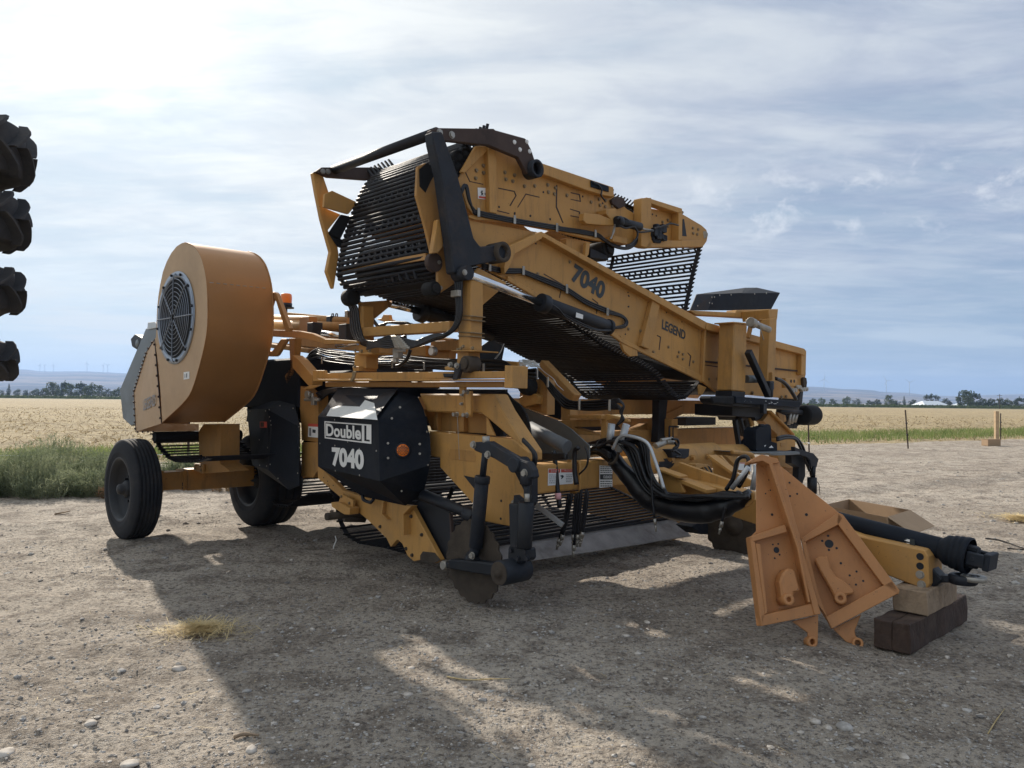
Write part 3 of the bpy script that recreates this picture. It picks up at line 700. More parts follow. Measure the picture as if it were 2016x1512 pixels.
# axle beams, the telescoping joint and the leg under the fan
b = B(); b.box((0, .45, .60), (.10, .33, .10)); b.box((0, .27, .60), (.115, .02, .12)); b.box((0, .52, .60), (.112, .015, .115)); b.box((0, .95, .60), (.118, .40, .118)); b.box((0, 3, .60), (.09, 2.2, .09))
b.make('axle_beam', S_, HV, .006)
b = B()
for i, s in enumerate(('56', )): pass
put_text('lettering', '56', V('B 690,785', f=.103), V('B 722,785', f=.103), V('B 690,735', f=.103), 'black_decal', HV, .03)
plate('axle_leg', 'B 818,345 855,290 985,290 982,590 1060,652 840,668 822,600', S_, .22, l=.62)
b = B(); addp(b, 'B 780,590 850,598 850,650 840,668 780,640', .03, l=.585); b.make('leg_bracket', S_, HV, .003)
hexbolt('bolt', 'B 795,605 835,612 795,632 838,642', HV, .012, l=.585)

# ---- the fan housing ----------------------------------------------------------------------------
LF = -.05; DW = .64
face = 'A 715,145 760,160 800,190 835,245 858,315 876,400 886,500 890,620 890,720 884,820 868,920 845,1020 815,1130 785,1230 750,1310 700,1372 640,1430 590,1475 540,1521 534,1400 528,1300 518,1180 507,1060 494,960 483,880 492,870 497,740 502,640 510,560 524,470 545,370 575,290 610,225 650,175 690,150'
P = pl(face, l=LF); n = len(P)
b = B(); b.add(P, [tuple(range(n))]); b.make('fan_side_plate', 'tan_plate', HV)
b = B(); Q = [p+Vector((0, DW, 0)) for p in P]; k0 = 18                 # the rolled wrapper, front side and top
vs = P+Q; fs = []
for i in range(n):
    j = (i+1) % n
    if 18 <= i <= 23: continue
    fs.append((i, j, j+n, i+n))
me_ = b.add(vs, fs, True); b.add([p+Vector((0, DW, 0)) for p in P], [tuple(range(n))]); w = b.make('fan_wrapper', 'tan_paint', HV)
b = B(); b.tube([p+Vector((0, -.002, 0)) for p in P[:19]], .005, 5, 2); b.tube([p+Vector((0, DW, 0)) for p in P[:19]], .008, 5, 2); b.make('rim_edge', 'tan_paint', w)
b = B()
for i in range(9):
    a_, c_ = V('A 892,449', l=LF), V('A 1340,495', f=V('A 892,449', l=LF).x); a_, c_ = a_+Vector((.004, 0, 0)), c_+Vector((.004, 0, 0)); t = i/9+.02; b.cyl(a_.lerp(c_, t), a_.lerp(c_, t+.06), .004, 5)
b.make('stitch_weld', 'zinc', w)
# angled side panel with the name, bolt line and lower box
pa = V('A 483,885', l=LF); pb = V('B 535,285', l=LF); pc = V('A 325,1290', l=.10); pd = V('B 340,350', l=.10); pe = V('A 425,975', l=.04)
b = B(); b.add([pa, pb, pd, pc, pe], [(0, 1, 2, 3, 4)]); sp = b.make('side_panel', 'tan_plate', HV)
b = B(); b.add([pd, pb, V('B 820,290', l=LF), V('B 820,342', l=.14), V('B 500,347', l=.12)], [(0, 1, 2, 3, 4)])
b.add([pc, pd, pd+Vector((0, .6, 0)), pc+Vector((0, .6, 0))], [(0, 1, 2, 3)]); b.add([pc, pe, pe+Vector((0, .6, 0)), pc+Vector((0, .6, 0))], [(0, 1, 2, 3)]); b.add([pe, pa, pa+Vector((0, .6, 0)), pe+Vector((0, .6, 0))], [(0, 1, 2, 3)])
b.make('chute_box', 'tan_paint', HV)
b = B(); b.tube([pa, pb], .006, 5, 0); b.tube([pc, pd], .006, 5, 0); b.tube([pa, pe, pc], .005, 5, 0); b.make('panel_seam', 'brown_steel', sp)
bolts = B()
for a_, b_, kk in ((pa, pb, 8), (pc, pd, 6), (pe, pc, 11), (pa, pe, 2), (pd, V('B 500,347', l=.12), 4)):
    for i in range(kk):
        q = a_.lerp(b_, (i+.5)/kk)+Vector((0, -.004, 0)); bb = B(); bb.cyl(q, q+Vector((0, -.012, 0)), .012, 6); bb.make('bolt', 'brown_steel', sp)
nn = (pb-pa).cross(pc-pa).normalized(); nn = nn if nn.y < 0 else -nn
def onp(s, q=pa, nrm=nn, off=.003): return V(s, pl=(q+nrm*off, nrm))
put_text('lettering', 'LEGEND', onp('A 395,1430'), onp('A 488,1390'), onp('A 393,1345'), 'grey_decal', sp, .02)
mat('intake_steel', (.30, .34, .40), .35, .7, var=.1)
# intake ring, grille and impeller
gc = V('A 646,722', l=LF); gx = abs(V('A 770,722', l=LF).x-V('A 516,722', l=LF).x)/2; gzr = abs(V('A 640,340', l=LF).z-V('A 640,1105', l=LF).z)/2; gr = (gx+gzr)/2
gc.z = (V('A 640,340', l=LF).z+V('A 640,1105', l=LF).z)/2
nl = Vector((0, -1, 0))
b = B(); b.lathe([(gr*.86, .004), (gr*.87, .014), (gr*.99, .014), (gr, .004)], gc, nl, 64); b.make('intake_ring', 'intake_steel', HV)
b = B(); b.lathe([(gr*.87, .003), (gr*.80, -.03), (gr*.76, -.10)], gc, nl, 64); b.make('intake_cone', 'galvanised', HV)
b = B(); b.lathe([(gr*.87, .0035), (0, .0035)], gc-nl*0, nl, 64); dk = b.make('fan_opening', 'rubber', HV)
b = B()
for i in range(1, 10): b.lathe([(gr*.092*i+.004*cos(t), .030+.004*sin(t)) for t in [q*pi/2 for q in range(4)]], gc, nl, 48, closed=True)
for i in range(8):
    a = i*pi/4; u = Vector((cos(a), 0, sin(a))); b.cyl(gc+nl*.035+u*gr*.09, gc+nl*.035+u*gr*.84, .006, 6); 
for i in range(8):
    a = i*pi/4; u = Vector((cos(a), 0, sin(a))); b.tube([gc+nl*.035+u*gr*.83, gc+nl*.030+u*gr*.90, gc+nl*.014+u*gr*.95], .006, 6, 3)
b.make('grille', 'grille_steel', HV)
for i in range(12):
    a = i*pi/6+.2; q = gc+Vector((cos(a), 0, sin(a)))*gr*.94+nl*.014; bb = B(); bb.cyl(q, q+nl*.016, .014, 6); bb.make('bolt', 'worn_black', HV)
def sticker(name, s, parts=(), parent=None, m='white_decal', **k):
    """flat decal; parts: (pixel outline, material) on top of it"""
    o = B(); kk = dict(k); ax = Vector((1, 0, 0)) if 'f' in k else Vector((0, -1, 0)); q = pl(s, **k); o.add([p+ax*.003 for p in q], [tuple(range(len(q)))]); r_ = o.make(name, m, parent or HV)
    for s2, m2 in parts:
        o2 = B(); q = pl(s2, **k); o2.add([p+ax*.0045 for p in q], [tuple(range(len(q)))]); o2.make('printing', m2, r_)
    return r_
sticker('warning_sticker', 'A 706,1135 750,1130 750,1185 706,1192', [('A 725,1145 735,1143 733,1175 724,1177', 'grey_decal'), ('A 714,1150 717,1150 717,1180 714,1180', 'grey_decal')], l=LF)
# grey rear hood and the black lamp on it
b = B(); h1 = [V('A 500,782', l=.62), V('A 415,800', l=.62), V('A 215,1270', l=.62), V('A 240,1490', l=.62), V('B 300,305', l=.62), V('A 340,1530', l=.62), V('A 500,1100', l=.62)]
b.ext(h1, (0, .35, 0)); b.make('rear_hood', 'grey_sheet', HV, .01)
b = B(); addp(b, 'A 298,880 328,845 396,885 350,968 308,940', .22, l=.75); lm = b.make('rear_lamp', 'black_paint', HV, .01)
b = B(); b.lathe([(0, .012), (.045, .010), (.055, .0)], V('A 350,915', l=.745), nl, 20); b.make('lens', 'grey_sheet', lm)
b = B(); addp(b, 'A 430,755 480,750 498,770 498,795 425,810', .12, l=.6); b.make('hood_bracket', 'galvanised', HV, .004)
# rear web seen under the fan box
LP = [(V(p, l=.25).x, V(p, l=.25).z) for p in px('B 470,365 480,400 520,470 590,545 650,572 720,575 810,572 900,540')]
chain('rear_web', LP, .22, 1.25, .075, .009, axis='l', belt=True)
b = B(); b.cyl(V('B 480,390', l=.20), V('B 480,390', l=.20)+Vector((0, 1.0, 0)), .06, 16); b.make('web_roller', 'rubber', HV)

# ---- rear black chain guard --------------------------------------------------------------------
def sheetmesh(name, vs, faces, m, back=None, parent=None, bevel=.006):
    b = B(); b.add(vs, faces); o = b.make(name, m, parent or HV)
    s = o.modifiers.new('solid', 'SOLIDIFY'); s.thickness = .012; s.offset = 0
    return o
g = [V('B 1190,180', l=1.15), V('B 1340,175', l=.95), V('B 1355,640', l=.95), V('B 1230,600', l=1.1), V('B 1565,300', l=.98), V('B 1590,300', l=1.0), V('B 1590,760', l=1.0), V('B 1510,790', l=1.0), V('B 1555,150', l=1.1),
     V('B 1210,100', l=1.25), V('B 1430,62', l=1.25), V('B 1510,80', l=1.2), V('B 1380,315', l=.95)]
gd = sheetmesh('rear_chain_guard', g, [(0, 1, 12, 2, 3), (1, 4, 12), (12, 4, 5, 6, 7, 2), (1, 8, 5, 4), (0, 9, 10, 1), (1, 10, 11, 8), (3, 2, 7)], 'black_sheet')
hexbolt('rivet', 'B 1358,180 1360,235 1368,265 1372,297 1210,190 1330,190 1440,150 1540,170', gd, .007, 'zinc', .004, l=.93)
hexbolt('rivet', 'B 1345,470 1365,598 1338,610 1285,605 1575,665 1425,705 1585,310 1590,470 1282,410 1210,490', gd, .007, 'zinc', .004, l=.94)
sticker('warning_sticker', 'B 1288,272 1341,272 1341,318 1288,316', [('B 1292,276 1320,276 1320,312 1292,312', 'brown_steel')], m='red_decal', l=.96)

# ---- near side main frame ---------------------------------------------------------------------
LM = 1.10
plate('frame_beam', 'E 870,832 1440,836 1502,960 1706,1275 1706,1350 1598,1330 1592,1190 1378,1010 1345,985 930,972', Y_, .16, l=LM, bevel=.012)
o = plate('frame_plate', 'H 952,112 1590,172 1706,270 1702,332 1600,420 1598,600 1638,640 1632,800 1618,850 1368,802 1312,700 1030,388 1030,315 962,305 H 952,112', Y_, .12, l=LM-.012, bevel=.008)
o2 = B(); addp(o2, 'H 1212,450 1330,475 1325,590', .004, l=LM-.018); o2.make('frame_opening', 'black_paint', o)
plate('frame_stamp', 'H 1110,245 1290,262 1308,300 1300,350 1110,325 1095,290', S_, .004, o, .002, l=LM-.015)
hexbolt('bolt', 'H 1600,655 1597,800', o, .020, 'zinc', .02, l=LM-.012); hexbolt('bolt', 'H 1500,643 1497,780', o, .009, 'black_paint', .004, l=LM-.012)
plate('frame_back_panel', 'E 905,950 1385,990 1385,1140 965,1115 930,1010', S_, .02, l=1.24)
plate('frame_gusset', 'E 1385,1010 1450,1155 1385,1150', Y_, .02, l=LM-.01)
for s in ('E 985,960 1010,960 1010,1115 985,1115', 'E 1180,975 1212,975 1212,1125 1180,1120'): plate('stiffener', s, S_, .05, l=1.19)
# frame behind, toward the rear (column between the two black guards and diagonal digger arm)
plate('side_column', 'B 1480,0 1600,0 1680,60 1730,60 1730,430 1605,415 1600,300 1585,120 1480,60', S_, .12, l=1.12)
plate('side_column_lower', 'B 1605,430 1725,430 1730,640 1690,700 1600,690', S_, .10, l=1.10)
sticker('warning_sticker', 'B 1658,285 1735,290 1735,395 1655,388', [('B 1658,285 1735,290 1735,312 1658,307', 'red_decal'), ('B 1690,330 1715,335 1712,360 1690,355', 'black_decal'), ('B 1665,320 1680,320 1680,380 1665,380', 'grey_decal')], l=1.10)
arm = plate('digger_arm', 'H 95,365 105,372 290,562 430,610 740,672 812,680 1035,1095 985,1122 880,1095 830,1106 782,1062 742,970 706,940 655,996 622,930 482,792 372,702 100,472', Y_, .05, l=1.0, bevel=.004)
hexbolt('bolt', 'H 815,762 895,902 578,840 775,1008 822,1058 385,700', arm, .015, 'disc_steel', .016, l=1.0)
hexbolt('bolt', 'H 145,466 175,494 178,516 187,530 218,526', arm, .006, 'black_paint', .004, l=1.0)
b = B(); b.ext(pl('H 742,742 752,738 755,905 745,905', l=.93), (0, .07, 0)); b.ext(pl('H 738,742 800,682 812,684 752,748', l=.93), (0, .07, 0)); b.make('arm_rib', Y_, HV, .002); b = B(); b.ext(pl('H 585,660 600,650 590,745 632,785 628,790 580,748', l=.96), (0, .04, 0)); b.make('arm_rib', Y_, HV, .002)
plate('arm_foot_dirt', 'H 900,1030 990,1040 1035,1095 985,1122 880,1095 880,1060', 'disc_steel', .006, arm, .001, l=.993)
b = B(); addp(b, 'H 280,590 370,640 365,690 345,750 300,745 205,680 210,655 255,655', .03, l=.93); addp(b, 'H 200,655 260,655 345,700 340,750 300,748 205,690', .10, l=.88); br = b.make('arm_bracket', Y_, HV, .004)
hexbolt('bolt', 'H 282,610 343,660 340,682', br, .012, l=.93)
b = B(); b.cyl(V('H 165,765', l=.80), V('H 165,765', l=.80)+Vector((0, .5, 0)), .035, 14); b.cyl(V('H 300,765', l=1.1), V('H 460,770', l=1.3), .05, 12); b.make('roller_shaft', 'disc_steel', HV)
plate('digger_share_side', 'H 812,680 905,600 1110,735 1125,800 1130,1085 1035,1098', 'black_paint', .02, l=1.07)
plate('share_edge', 'H 1098,738 1112,738 1128,1085 1116,1088', 'brown_steel', .03, l=1.055)

# ---- the DoubleL guard -------------------------------------------------------------------------
a = V('E 105,1010', l=.86); bq = V('E 565,1047', l=.64); j = V('H 575,490', l=.64); nlog = (bq-a).cross(j-a).normalized(); nlog = nlog if nlog.y < 0 else -nlog
k = V('H 105,380', pl=(a, nlog)); c = V('E 262,812', l=1.02); d = V('E 730,818', l=1.0); e = V('E 862,862', l=1.06); f_ = V('E 955,1158', l=.98); g_ = V('H 955,370', l=.98); h_ = V('H 905,582', l=1.05); i_ = V('H 770,676', l=1.0); m_ = V('H 440,605', l=1.0); e2 = V('E 905,950', l=1.04)
sh = sheetmesh('chain_guard', [a, bq, j, k, c, d, e, f_, g_, h_, i_, m_, e2], [(0, 1, 2, 3), (4, 5, 1, 0), (5, 6, 12, 7, 1), (1, 7, 8, 2), (2, 8, 9, 10), (3, 2, 10, 11)], 'black_sheet')
b = B(); up = (bq-a).cross(d-a).normalized(); up = up if up.z > 0 else -up
top = [V('E 150,1004', pl=(a, up)), V('E 560,1040', pl=(a, up)), V('E 725,822', l=1.0), V('E 268,816', l=1.02)]
b.add([p+Vector((0, -.024, .026)) for p in top], [(0, 1, 2, 3)]); b.make('guard_top_sheet', 'worn_black', sh); b = B(); b.add([V(t, pl=(a+Vector((0, -.030, .034)), up)) for t in ('E 165,1003', 'E 258,828', 'E 420,868', 'E 530,905', 'E 555,1034')], [(0, 1, 2, 3, 4)]); b.make('painted_sun_patch', 'sunlit_sheet', sh)  # pale patch paints the sunlit part of the sheet, the dark rest its shade
def on(s, off=.010): return V(s, pl=(a+nlog*off, nlog))
# white name box and lettering
b = B()
def qd(s): 
    q = [on(t) for t in s.split()]
bx = [on('E 150,1043'), on('E 508,1070'), on('E 508,1217'), on('E 152,1174')]
def lerp4(u, v): return bx[0].lerp(bx[1], u).lerp(bx[3].lerp(bx[2], u), v)
tt = .035; tv = .07
for (u0, v0, u1, v1) in ((0, 0, 1, tv), (0, 1-tv, 1, 1), (0, tv, tt*.7, 1-tv), (.815, tv, .83, 1-tv), (.97, tv, 1, 1-tv)):
    b.add([lerp4(u0, v0), lerp4(u1, v0), lerp4(u1, v1), lerp4(u0, v1)], [(0, 1, 2, 3)])
# the L is cut out of a white field
for (u0, v0, u1, v1) in ((.83, tv, .865, 1-tv), (.905, tv, .97, .80)): b.add([lerp4(u0, v0), lerp4(u1, v0), lerp4(u1, v1), lerp4(u0, v1)], [(0, 1, 2, 3)])
b.add([lerp4(.865, .93), lerp4(.97, .93), lerp4(.97, .89), lerp4(.865, .89)], [(0, 1, 2, 3)])
b.make('name_box', 'white_decal', sh)
put_text('lettering', 'Double', lerp4(.035, .86), lerp4(.80, .86), lerp4(.035, .13), 'white_decal', sh, .03)
put_text('lettering', '7040', on('H 208,378'), on('H 452,412'), on('H 206,232'), 'white_decal', sh, .05)
n2 = (f_-bq).cross(j-bq).normalized(); n2 = n2 if n2.x > 0 else -n2
def on2(s, off=.008): return V(s, pl=(bq+n2*off, n2))
rc = on2('E 748,1265', .006)
b = B(); b.lathe([(.095*0+.060, 0), (.062, .012), (.052, .020), (.050, .014)], rc, n2, 32); b.make('reflector_ring', 'black_paint', sh)
b = B(); b.lathe([(.050, .012), (.046, .020), (.0, .022)], rc, n2, 32); b.make('amber_reflector', 'amber_plastic', sh)
b = B()
for i in range(7):
    for j_ in range(7):
        x_, y_ = (i-3+.5*(j_ % 2))*.013, (j_-3)*.0115
        if math.hypot(x_, y_) < .043: q = rc+n2*.0215+n2.cross(Vector((0, 0, 1))).normalized()*x_+Vector((0, 0, y_)); b.lathe([(.0055, 0), (.0, .004)], q, n2, 6)
b.make('reflector_prisms', 'disc_steel', sh)
rb = []
for s in 'E 727,937 665,1022 635,1212 878,1218 878,1292 636,1325'.split()[1:]:
    q = on2('E '+s); b = B(); b.cyl(q-n2*.01, q+n2*.004, .010, 8); b.make('rivet', 'zinc', sh)
for s in 'E 230,1032 278,1015 118,1213 232,1230 418,1255 235,1422 420,1457 548,1270 330,1200'.split()[1:]:
    q = on('E '+s, .003); b = B(); b.cyl(q, q+nlog*.004, .008, 8); b.make('rivet', 'zinc', sh)
for s in 'H 907,118 935,116 911,370 943,370 673,498 742,569'.split()[1:]:
    q = V('H '+s, l=.80 if float(s.split(',')[0]) < 800 else .955); b = B(); b.cyl(q, q+Vector((.0, -.006, 0)), .008, 8); b.make('rivet', 'zinc', sh)
b = B(); b.tube(pl('H 440,600 450,635 500,655 525,630', l=.93), .016, 6, 4); b.make('guard_handle', 'black_paint', sh)
# ------------------------------------------------------------- posts, rails and the boom
LR = 1.02
a = V('K 690,1305', l=LR); b2 = V('M 1640,1310', l=LR)
b = B(); addp(b, 'K 688,1225 690,1345 E 150,732 1525,715 1525,662 380,672 160,678 150,655 65,655', .03, l=LR-.06)
b.make('upper_rail', Y_, HV, .004)
b = B(); addp(b, 'E 62,722 1530,722 1530,733 62,738', .10, l=LR-.14); b.make('rail_ledge', Y_, HV, .002)
b = B(); addp(b, 'E 155,742 1525,740 1525,785 155,782', .10, l=LR-.02); b.make('lower_rail', S_, HV, .006)
plate('rail_end_plate', 'E 1525,617 1586,620 1582,792 1520,790', Y_, .16, l=LR-.14)
plate('rail_hook', 'E 362,660 385,665 375,715 352,745 340,740 358,700', 'bolt_steel', .02, l=LR-.16)
# near post with its gusset, collars and flange
LPst = 1.0
b = B(); addp(b, 'M 935,-60 1060,-60 1060,440 1050,500 1045,935 880,935 880,520 932,430', .13, l=LPst); post = b.make('post', Y_, HV, .006)
plate('post_gusset', 'C 1340,1235 1400,1150 1615,1262 1612,1285 M 1062,440', Y_, .02, f=4.30)
for y0, y1 in ((432, 448), (490, 508), (668, 686), (722, 740)):
    b = B(); addp(b, f'M {925 if y0<600 else 865},{y0} {1070 if y0<600 else 1062},{y0+6} {1070 if y0<600 else 1062},{y1+6} {925 if y0<600 else 865},{y1}', .15, l=LPst-.012); b.make('collar', 'bolt_steel', post, .006)
b = B(); addp(b, 'M 775,932 1105,932 1100,950 780,946', .26, l=LPst-.07); b.make('post_flange', Y_, HV, .003)
hexbolt('bolt', 'M 925,905 1085,905 955,880 880,925', post, .014, l=LPst-.05)
b = B(); addp(b, 'M 860,950 1030,950 1030,1230 860,1230', .12, l=LPst); b.make('post_foot', Y_, HV, .005)
b = B(); c = V('M 970,1130', l=LPst-.10); b.cyl(c, c+Vector((0, .12, 0)), .066, 20); b.cyl(c+Vector((.0, -.02, 0)), c, .045, 18); b.make('foot_roller', 'disc_steel', HV, .006)
b = B(); addp(b, 'M 750,1120 900,1120 905,1190 860,1350 790,1350 820,1190 760,1170', .04, l=LPst-.13); addp(b, 'M 655,1260 800,1265 800,1310 670,1320', .10, l=LPst-.12); lt = b.make('foot_latch', 'worn_black', HV, .006)
hexbolt('bolt', 'M 775,1140 865,1150', lt, .022, 'zinc', .02, l=LPst-.135)
b = B(); addp(b, 'M 680,1170 760,1150 900,1190 900,1215 690,1215', .10, l=LPst-.06); b.make('foot_plate', Y_, HV, .004)
# strap below the rail
b = B(); addp(b, 'E 1175,742 1215,742 1222,960 1262,990 1262,1012 1165,1005 1165,985 1180,960', .03, l=LM-.05); addp(b, 'E 1222,815 1265,812 1265,1000 1225,1000', .03, l=LM-.09); st = b.make('post_strap', Y_, HV, .004)
hexbolt('bolt', 'E 1205,762 1205,843 1200,912', st, .013, 'zinc', .02, l=LM-.055); hexbolt('bolt', 'E 1243,820 1165,992 1238,996', st, .020, 'zinc', .045, l=LM-.09)
b = B(); b.cyl(V('E 1165,1005', l=LM-.07), V('E 1180,1335', l=LM-.07), .0025, 5); b.make('pull_wire', 'zinc', HV)
# far post with gusset
b = B(); addp(b, 'K 1340,830 1455,860 1462,1000 1440,1010 1440,1190 1270,1190 1280,1000 1340,980', .14, l=1.0); addp(b, 'K 1360,300 1400,300 1410,860 1340,850', .12, l=1.0); b.make('post', Y_, HV, .006)
plate('post_gusset', 'K 1345,250 1900,215 1580,480 1410,560 1360,560', S_, .02, f=2.86)
b = B(); addp(b, 'K 1275,960 1530,958 1525,990 1280,990', .24, l=.94); b.make('post_flange', Y_, HV, .003)
b = B(); addp(b, 'K 1250,1165 1340,1160 1340,1225 1260,1225', .2, l=.95); b.make('post_clamp', Y_, HV, .004)
hexbolt('bolt', 'K 1295,935 1385,945 1500,940 1290,1165', HV, .016, l=.93)
b = B(); b.bar(V('E 450,368', l=1.05), V('E 1140,322', l=1.05), .10, .085); b.make('cross_beam', Y_, HV, .006)

# ---- boom walls ---------------------------------------------------------------------------------
FW, FB = 4.20, 2.72
low = 'C 1640,985 1885,875 G 1125,287 1875,490 1890,508 1886,690 1852,812 1800,875 1320,832 1200,820 1110,750 490,430 470,395 385,372 D 420,1500 0,1250 C 1400,1132 1380,1060 1560,1010'
wallo = plate('boom_side_wall', low, Y_, .03, f=FW, bevel=.004)
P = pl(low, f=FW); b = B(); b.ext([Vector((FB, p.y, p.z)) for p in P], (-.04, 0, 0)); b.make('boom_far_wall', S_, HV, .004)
b = B(); addp(b, 'C 1640,985 1885,875 G 1126,286 1118,345 D 265,915 C 1890,928 1685,1045 1640,1150 1605,1200 1600,1150', .09, f=FW+.085); b.make('boom_top_flange', Y_, wallo, .004)
b = B(); addp(b, 'G 1128,288 1873,490 1880,545 1850,530 1128,345', .09, f=FW+.085); b.make('boom_top_flange', Y_, wallo, .004)
for s, w in (('G 722,112 782,130 692,495 632,470', .06), ('G 1856,500 1891,508 1884,690 1852,690', .07), ('G 1118,345 1130,345 1112,750 1100,745', .05)):
    plate('boom_rib', s, Y_, w, wallo, .006, f=FW+w)
b = B(); addp(b, 'D 0,1213 D 420,1455 G 385,330 495,420 1112,702 1190,790 1320,800 1320,832 1200,820 1110,750 490,448 G 385,372 D 420,1500 0,1250', .03, f=FW+.028); b.make('boom_bottom_flange', Y_, wallo, .004)
b = B(); addp(b, 'G 1112,580 1880,660 1880,672 1112,592', .02, f=FW+.016); b.make('boom_seam', 'brown_steel', wallo)
for s in ('D 275,1195 415,1275 412,1282 272,1202', 'G 752,385 782,400 770,500 764,498 774,405 750,392', 'G 985,518 1012,545 1000,625 994,622 1004,548 984,525', 'D 645,1385 690,1420 680,1505 672,1500 682,1424 643,1392', 'G 1118,612 1275,632 1270,672 1264,670 1267,640 1117,618', 'D 402,1325 390,1380 396,1384 408,1330'):
    plate('pressed_edge', s, 'brown_steel', .002, wallo, 0, f=FW+.002)
hexbolt('bolt', 'G 530,340 622,355 835,478 915,517 945,533 905,550 945,570 1025,590 1145,722 1208,722 1290,815 720,515 D 470,1108 225,1200 515,1362', wallo, .016, f=FW)
hexbolt('bolt_hole', 'G 528,60 535,90 530,170 508,380 940,285 822,215 1070,345 D 212,968 920,1365 922,1448 1070,1420 C 1810,1325', wallo, .008, 'black_paint', .003, f=FW)
for s in ('G 1092,540', 'G 1092,612', 'G 1092,675'): hexbolt('bolt', s, wallo, .02, f=FW)
put_text('lettering', '7040', V('D 478,1250', f=FW+.004), V('D 722,1402', f=FW+.004), V('D 512,1115', f=FW+.004), 'black_decal', wallo, .045)
put_text('lettering', 'LEGEND', V('G 787,338', f=FW+.004), V('G 965,425', f=FW+.004), V('G 792,265', f=FW+.004), 'black_decal', wallo, .03)
plate('boom_lug', 'G 475,445 600,495 605,545 545,550 500,510', Y_, .03, f=FW+.02)
plate('boom_lug', 'G 1078,765 1130,785 1105,830 1088,848 1078,835', Y_, .03, f=FW+.02)
plate('boom_end_gusset', 'C 1335,785 1400,800 1855,880 1800,905 1640,985 1600,1060 1390,1000 1340,880', Y_, .03, f=FW-.01)
# hoses clipped along both walls
def clips(s, parent, **k):
    for t in px(s):
        c = V(t, **k); b = B(); b.box(c, (.006, .014, .038) if 'f' in k else (.014, .006, .035)); b.make('hose_clip', 'zinc', parent, .003)
for off in (0, 14, 28):
    hoses('hose', [mixp(f'C 1270,{560+off} {1300+off*.4},520 {1330+off*.3},640 1365,{700+off*.6} 1405,{722+off} 1680,{780+off} 2005,{835+off*.9} D 380,{840+off*.8} 660,{885+off*.8} 740,{935+off*.5} 830,{985+off*.5} 920,{995+off*.4} 980,{930+off} {1000-off*.3},860', f=FW+.03)], .011)
clips('C 1405,730 1680,785 2003,845 D 375,848 668,892', HV, f=FW+.045)
for off in (0, 15, 30):
    hoses('hose', [mixp(f'C 1430,{1120+off} 1495,{1140+off} 1600,{1160+off} 1745,{1165+off*.8} D 120,{1172+off*.8} 300,{1240+off} 450,{1305+off} 600,{1400+off} 765,{1470+off} G 370,{195+off*.8} 480,{235+off*.4} {525-off*.5},{285} {500-off*.4},{325-off*.3} 420,{335-off*.1}', f=FW+.03)], .011)
clips('C 1490,1145 1747,1172 D 118,1175 450,1318 762,1488 G 62,30 372,210', HV, f=FW+.045)

# ---- upper folded section -----------------------------------------------------------------------
up_ = 'C 1245,480 1385,225 1440,215 1540,245 D 255,352 805,537 812,608 D 905,700 1000,760 1095,700 1330,740 1480,828 1515,860 1527,900 1518,950 1490,990 1050,994 985,985 910,965 665,905 370,850 0,780 C 1370,755 1320,690 1270,540'
upw = plate('upper_boom_wall', up_, Y_, .03, f=FW-.02, bevel=.004)
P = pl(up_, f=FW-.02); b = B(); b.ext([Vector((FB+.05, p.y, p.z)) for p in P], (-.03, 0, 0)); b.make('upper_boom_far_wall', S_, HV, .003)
b = B(); addp(b, 'C 1760,330 D 255,352 805,537 812,612 740,600 600,560 250,430 C 1830,400', .07, f=FW+.05); b.make('boom_top_channel', Y_, upw, .005)
b = B(); addp(b, 'C 1478,225 1542,245 1545,740 1492,728', .06, f=FW+.035); addp(b, 'C 1385,222 1475,220 1470,260 1300,430 1270,420', .03, f=FW+.02); b.make('boom_rib', Y_, upw, .005)
b = B(); addp(b, 'C 1330,755 1400,745 2010,868 D 660,915 910,962 905,978 640,935 370,872 0,800 C 1380,785 1335,770', .05, f=FW+.02); b.make('boom_bottom_flange', Y_, upw, .004)
for s in ('C 1555,540 1680,565 1695,600 1650,680 1640,678 1686,602 1675,573 1555,548', 'C 1700,690 1765,585 1870,610 1870,617 1768,594 1706,692', 'D 368,520 378,520 375,685 425,808 418,812 366,690',
          'D 480,575 550,590 558,650 480,632 480,626 550,640 542,597 480,582', 'D 475,700 550,722 553,772 478,758 478,751 545,764 542,728 475,707', 'C 1305,415 1340,490 1440,512 1440,518 1335,496 1300,420', 'C 1548,712 1640,735 1640,742 1548,720'):
    plate('pressed_edge', s, 'brown_steel', .002, upw, 0, f=FW-.018)
hexbolt('bolt', 'C 1603,425 1676,447 1610,478 1663,492 1830,528 1752,530 1930,520 1988,543 1935,575 1980,590 1438,373 1440,428 1385,410 1380,470 D 447,600 632,652 693,630 742,640 700,675 740,687 795,560 427,450 792,682 1410,850 1450,860 1412,890 1443,898', upw, .017, f=FW-.02)
hexbolt('bolt_hole', 'D 50,740 170,757 322,783 570,608 270,575 C 1560,688 1680,735 1800,755 1950,780 D 722,660 1102,745 1132,755', upw, .009, 'black_paint', .003, f=FW-.02)
sticker('warning_sticker', 'C 1395,540 1475,545 1478,632 1398,625', [('C 1402,605 1470,612 1472,628 1404,620', 'red_decal'), ('C 1420,565 1440,590 1432,592 1442,605 1428,596 1415,608 1424,588 1412,572 1424,580 1434,562', 'black_decal'), ('C 1446,580 1462,582 1462,600 1448,598', 'grey_decal')], upw, f=FW-.018)
